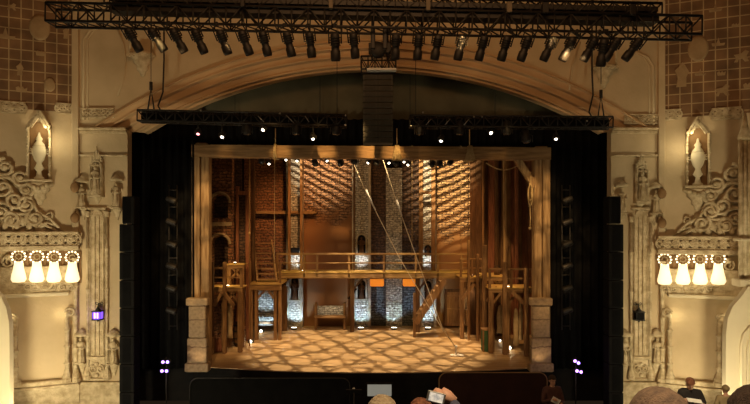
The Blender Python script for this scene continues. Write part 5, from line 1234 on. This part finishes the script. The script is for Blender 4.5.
def human(label, loc, rz, J, hair, style, top, bottom, scale=1, pitch=0, yaw=0, shoes='black', vol=1, curl=.7, hands=(None, None)):
    """J: joint positions, facing -y, feet at z=0"""
    t = thing('person', label, 'person', loc, rz); S = scale
    def P(k): return Vector(J[k]) * S
    nd = {'pelvis': (P('pelvis'), (.15 * S, .105 * S)), 'waist': (P('waist'), (.13 * S, .10 * S)), 'chest': (P('chest'), (.165 * S, .115 * S)), 'neck0': (P('neck0'), (.075 * S, .07 * S)), 'neck': (P('neck'), .052 * S), 'head': (P('head') - Vector((0, 0, .03)) * S, .05 * S)}
    ed = [('pelvis', 'waist'), ('waist', 'chest'), ('chest', 'neck0'), ('neck0', 'neck'), ('neck', 'head')]
    for s_ in 'lr':
        nd['sh' + s_] = (P('sh' + s_), .062 * S); nd['el' + s_] = (P('el' + s_), .044 * S); nd['wr' + s_] = (P('wr' + s_), .027 * S)
        nd['hip' + s_] = (P('hip' + s_), .092 * S); nd['kn' + s_] = (P('kn' + s_), .062 * S); nd['an' + s_] = (P('an' + s_), .042 * S); nd['toe' + s_] = (P('toe' + s_), .034 * S)
        ed += [('chest', 'sh' + s_), ('sh' + s_, 'el' + s_), ('el' + s_, 'wr' + s_), ('pelvis', 'hip' + s_), ('hip' + s_, 'kn' + s_), ('kn' + s_, 'an' + s_), ('an' + s_, 'toe' + s_)]
    vs, fs = skin_part(nd, ed); b = MB(); b.add(vs, fs, True); head_bits(b, P('head'), S, pitch, yaw)
    for s_, sg_ in (('l', -1), ('r', 1)):
        d = (P('wr' + s_) - P('el' + s_)); hd = hands[0 if s_ == 'l' else 1] or d; hand_bits(b, P('wr' + s_), hd, sg_, curl)
    b.build('body', 'skin', t, True)
    k = 1.13
    def cl(keys, edges, name, m, grow=1.14, short=None):
        n2 = {}
        for q in keys:
            p, r = nd[q]; r = r if isinstance(r, tuple) else (r, r); n2[q] = (p, (r[0] * grow + .008, r[1] * grow + .008))
        if short:
            for q, par, f in short: p, r = nd[q]; n2[q] = (nd[par][0].lerp(p, f), n2[q][1])
        v2, f2 = skin_part(n2, edges); bb = MB(); bb.add(v2, f2, True); bb.build(name, m, t, True)
    cl(['pelvis', 'hipl', 'knl', 'anl', 'hipr', 'knr', 'anr'], [('pelvis', 'hipl'), ('hipl', 'knl'), ('knl', 'anl'), ('pelvis', 'hipr'), ('hipr', 'knr'), ('knr', 'anr')], 'trousers', bottom)
    sl = top[1]; cl(['waist', 'pelvis', 'chest', 'neck0', 'shl', 'ell', 'shr', 'elr'] + (['wrl', 'wrr'] if sl == 'long' else []), [('waist', 'pelvis'), ('waist', 'chest'), ('chest', 'neck0'), ('chest', 'shl'), ('shl', 'ell'), ('chest', 'shr'), ('shr', 'elr')] + ([('ell', 'wrl'), ('elr', 'wrr')] if sl == 'long' else []), 'shirt', top[0], 1.2)
    for s_ in 'lr':
        bb = MB(); a, e = P('an' + s_), P('toe' + s_); bb.tube([a + Vector((0, .05, -.04)) * S, a + Vector((0, 0, -.02)) * S, a.lerp(e, .5), e, e + (e - a).normalized() * .03], [.04 * S, .055 * S, .048 * S, .042 * S, .02 * S], 10); bb.build('shoe', shoes, t, True)
    hair_bits(P('head'), S, style, pitch, yaw, vol).build('hair', hair, t, True)
    bb = MB(); q = Matrix.Rotation(yaw, 3, 'Z') @ Matrix.Rotation(pitch, 3, 'X')
    for s_ in (-1, 1):
        bb = MB(); bb.ball(q @ (Vector((s_ * .03, -.088, .015)) * S) + P('head'), .011 * S, n=8, m=6); bb.build('eye', 'black', t, True)
    return t
STAND = dict(pelvis=(0, 0, .96), waist=(0, .0, 1.12), chest=(0, .0, 1.34), neck0=(0, .0, 1.49), neck=(0, -.01, 1.54), head=(0, -.03, 1.66), shl=(-.19, 0, 1.44), shr=(.19, 0, 1.44), ell=(-.26, .0, 1.16), elr=(.26, .0, 1.16), wrl=(-.16, -.25, 1.14), wrr=(.16, -.25, 1.14),
             hipl=(-.10, 0, .90), hipr=(.10, 0, .90), knl=(-.11, -.02, .50), knr=(.11, -.02, .50), anl=(-.12, .01, .09), anr=(.12, .01, .09), toel=(-.14, -.16, .04), toer=(.14, -.16, .04))
SIT = dict(pelvis=(0, 0, .58), waist=(0, .0, .74), chest=(0, .0, .96), neck0=(0, .0, 1.10), neck=(0, -.01, 1.15), head=(0, -.03, 1.27), shl=(-.18, 0, 1.06), shr=(.18, 0, 1.06), ell=(-.24, -.08, .80), elr=(.24, -.08, .80), wrl=(-.13, -.32, .72), wrr=(.13, -.32, .72),
           hipl=(-.10, -.03, .55), hipr=(.10, -.03, .55), knl=(-.13, -.42, .53), knr=(.13, -.42, .53), anl=(-.13, -.42, .09), anr=(.13, -.42, .09), toel=(-.14, -.58, .04), toer=(.14, -.58, .04))
# reader on the right side box floor
d = 12.0; c = W(690, 377, d); fz = c.z - 1.77
b = MB(); b.box(5.6, 9.6, -9.4, -6.6, fz - .15, fz); struct('floor_side_box', b, 'floord'); b = MB(); b.box(5.7, 9.5, -9.3, -6.7, -1.35, fz - .15); struct('floor_side_box_base', b, 'floord')
J = dict(STAND); J.update(head=(-.03, -.09, 1.64), neck=(-.01, -.03, 1.54), wrl=(-.21, -.27, 1.35), wrr=(.09, -.30, 1.30), ell=(-.27, -.04, 1.19), elr=(.28, -.04, 1.17))
human('standing person in black short sleeved shirt reading a white paper before the right wall', (c.x, c.y, fz), R(-10), J, 'hairr', 'short', ('shirt', 'short'), 'shirt', 1, R(38), 0, hands=((.6, -.5, -.1), (-.8, -.4, .0)))
b = MB(); m_ = Matrix.Translation((c.x, c.y, fz)) @ Matrix.Rotation(R(-10), 4, 'Z'); b.bar((-.20, -.40, 1.385), (.08, -.42, 1.36), .15, .008, up=(0, -.25, 1))
for v in b.v: v[:] = m_ @ v
tag(b.build('paper_sheet', 'paper'), 'white paper held by the person in black before the right wall', 'paper')
# human figure further right, hair and all in one tan
d = 12.4; c = W(726, 386, d)
J = dict(STAND); human('all tan human figure seen from behind before the right wall, near the picture edge', (c.x, c.y, fz), R(170), J, 'tan', 'short', ('tan', 'long'), 'tan', (c.z - fz) / 1.77, 0, 0)
# pit player
d = 17.0; c = W(552, 376, d); J = dict(STAND); J.update(wrl=(-.12, -.30, 1.28), wrr=(.12, -.28, 1.16), ell=(-.26, -.05, 1.14), elr=(.26, -.05, 1.12))
human('person in dull red shirt standing in the pit near the right stone plinth', (c.x, c.y, -1.35), R(8), J, 'haird', 'short', ('red', 'long'), 'shirt', (c.z + 1.35) / 1.77, R(12), 0, hands=((.5, -.6, 0), (-.5, -.6, 0)))
b = MB(); s_ = (c.z + 1.35) / 1.77; b.bar((c.x - .13, c.y - .40, -1.35 + 1.30 * s_), (c.x + .10, c.y - .40, -1.35 + 1.20 * s_), .02, .17); tag(b.build('programme_booklet', 'paper'), 'small white booklet held by the person standing in the pit', 'booklet')

# balcony floor, seats and viewers in front of the camera
FZB = 3.32
b = MB(); b.box(-4.5, 5.5, -19.0, -15.2, FZB - .3, FZB); struct('floor_balcony', b, 'floord')
b = MB(); b.box(-4.5, 5.5, -15.2, -15.05, -1.35, FZB + .45); struct('wall_balcony_front', b, 'floord')
def seat(x, y, label):
    t = thing('theatre_seat', label, 'seat', (x, y, FZB), PI, 'balcony seats')
    b = MB(); b.box(-.25, .25, -.32, .18, .36, .46, .04); b.build('seat', 'seat', t, True)
    b = MB(); b.box(-.25, .25, .19, .28, .42, .95, .04); b.build('backrest', 'seat', t, True)
    for s_ in (-1, 1):
        b = MB(); b.box(s_ * .29 - .03, s_ * .29 + .03, -.25, .25, .6, .65, .015); b.build('armrest', 'wooddark', t, True)
        b = MB(); b.box(s_ * .29 - .02, s_ * .29 + .02, -.12, .2, 0, .6, .01); b.build('leg', 'steel', t, True)
def viewer(px, ytop, d, label, hair, style, top, vol=1, J=SIT, hands=(None, None), curl=.7, tilt=0, extra=0):
    c = W(px, ytop, d); sc_ = (c.z - FZB) / (1.27 + .035 + .108 * vol)
    t = human(label, (c.x, c.y, FZB), PI, J, hair, style, (top, 'long'), 'blue', sc_, tilt, 0, vol=vol, hands=hands, curl=curl)
    seat(c.x, c.y, 'red plush balcony seat under the %s' % label.split(' seen')[0].split(' cut')[0]); return t, sc_, c
viewer(382, 395.5, 2.95, 'blond haired viewer seen from behind at the bottom centre', 'hairb', 'bob', 'blue', 1.0)
Jp = dict(SIT); Jp.update(elr=(-.22, -.16, .90), shr=(.18, 0, 1.06), ell=(-.26, -.22, .98), wrl=(-.24, -.36, 1.04), wrr=(.0, -.40, 1.1)); Jp['elr'] = (.20, -.25, .92); Jp['wrr'] = (.16, -.36, 1.0); Jp['wrl'] = (-.26, -.38, 1.27); Jp['ell'] = (-.27, -.22, 1.16)
t, sc_, c = viewer(421, 398.5, 3.1, 'red brown haired viewer seen from behind holding up a phone', 'hairr', 'bob', 'blue', .92, Jp, ((.8, -.1, .5), (-.1, -.3, .8)), .8)
# phone held up to the right of that head
d = 2.72; q = W(436, 397.5, d); t = thing('mobile_phone', 'silver mobile phone held up beside the red brown haired viewer', 'phone', q, R(0)); t.rotation_euler = (R(-8), R(14), 0)
b = MB(); b.box(-.046, .046, -.004, .004, -.027, .027, .002); b.build('body', 'chrome', t, True)
b = MB(); b.box(-.036, .036, -.0055, -.004, -.021, .021); b.build('screen', 'phone', t, True)
viewer(663, 388.5, 2.1, 'grey brown haired viewer seen from behind at the bottom right', 'hairg', 'bob', 'blue', 1.06)
viewer(762, 386, 2.2, 'dark haired viewer cut by the bottom right corner of the picture', 'haird', 'bob', 'shirt', 1.0)
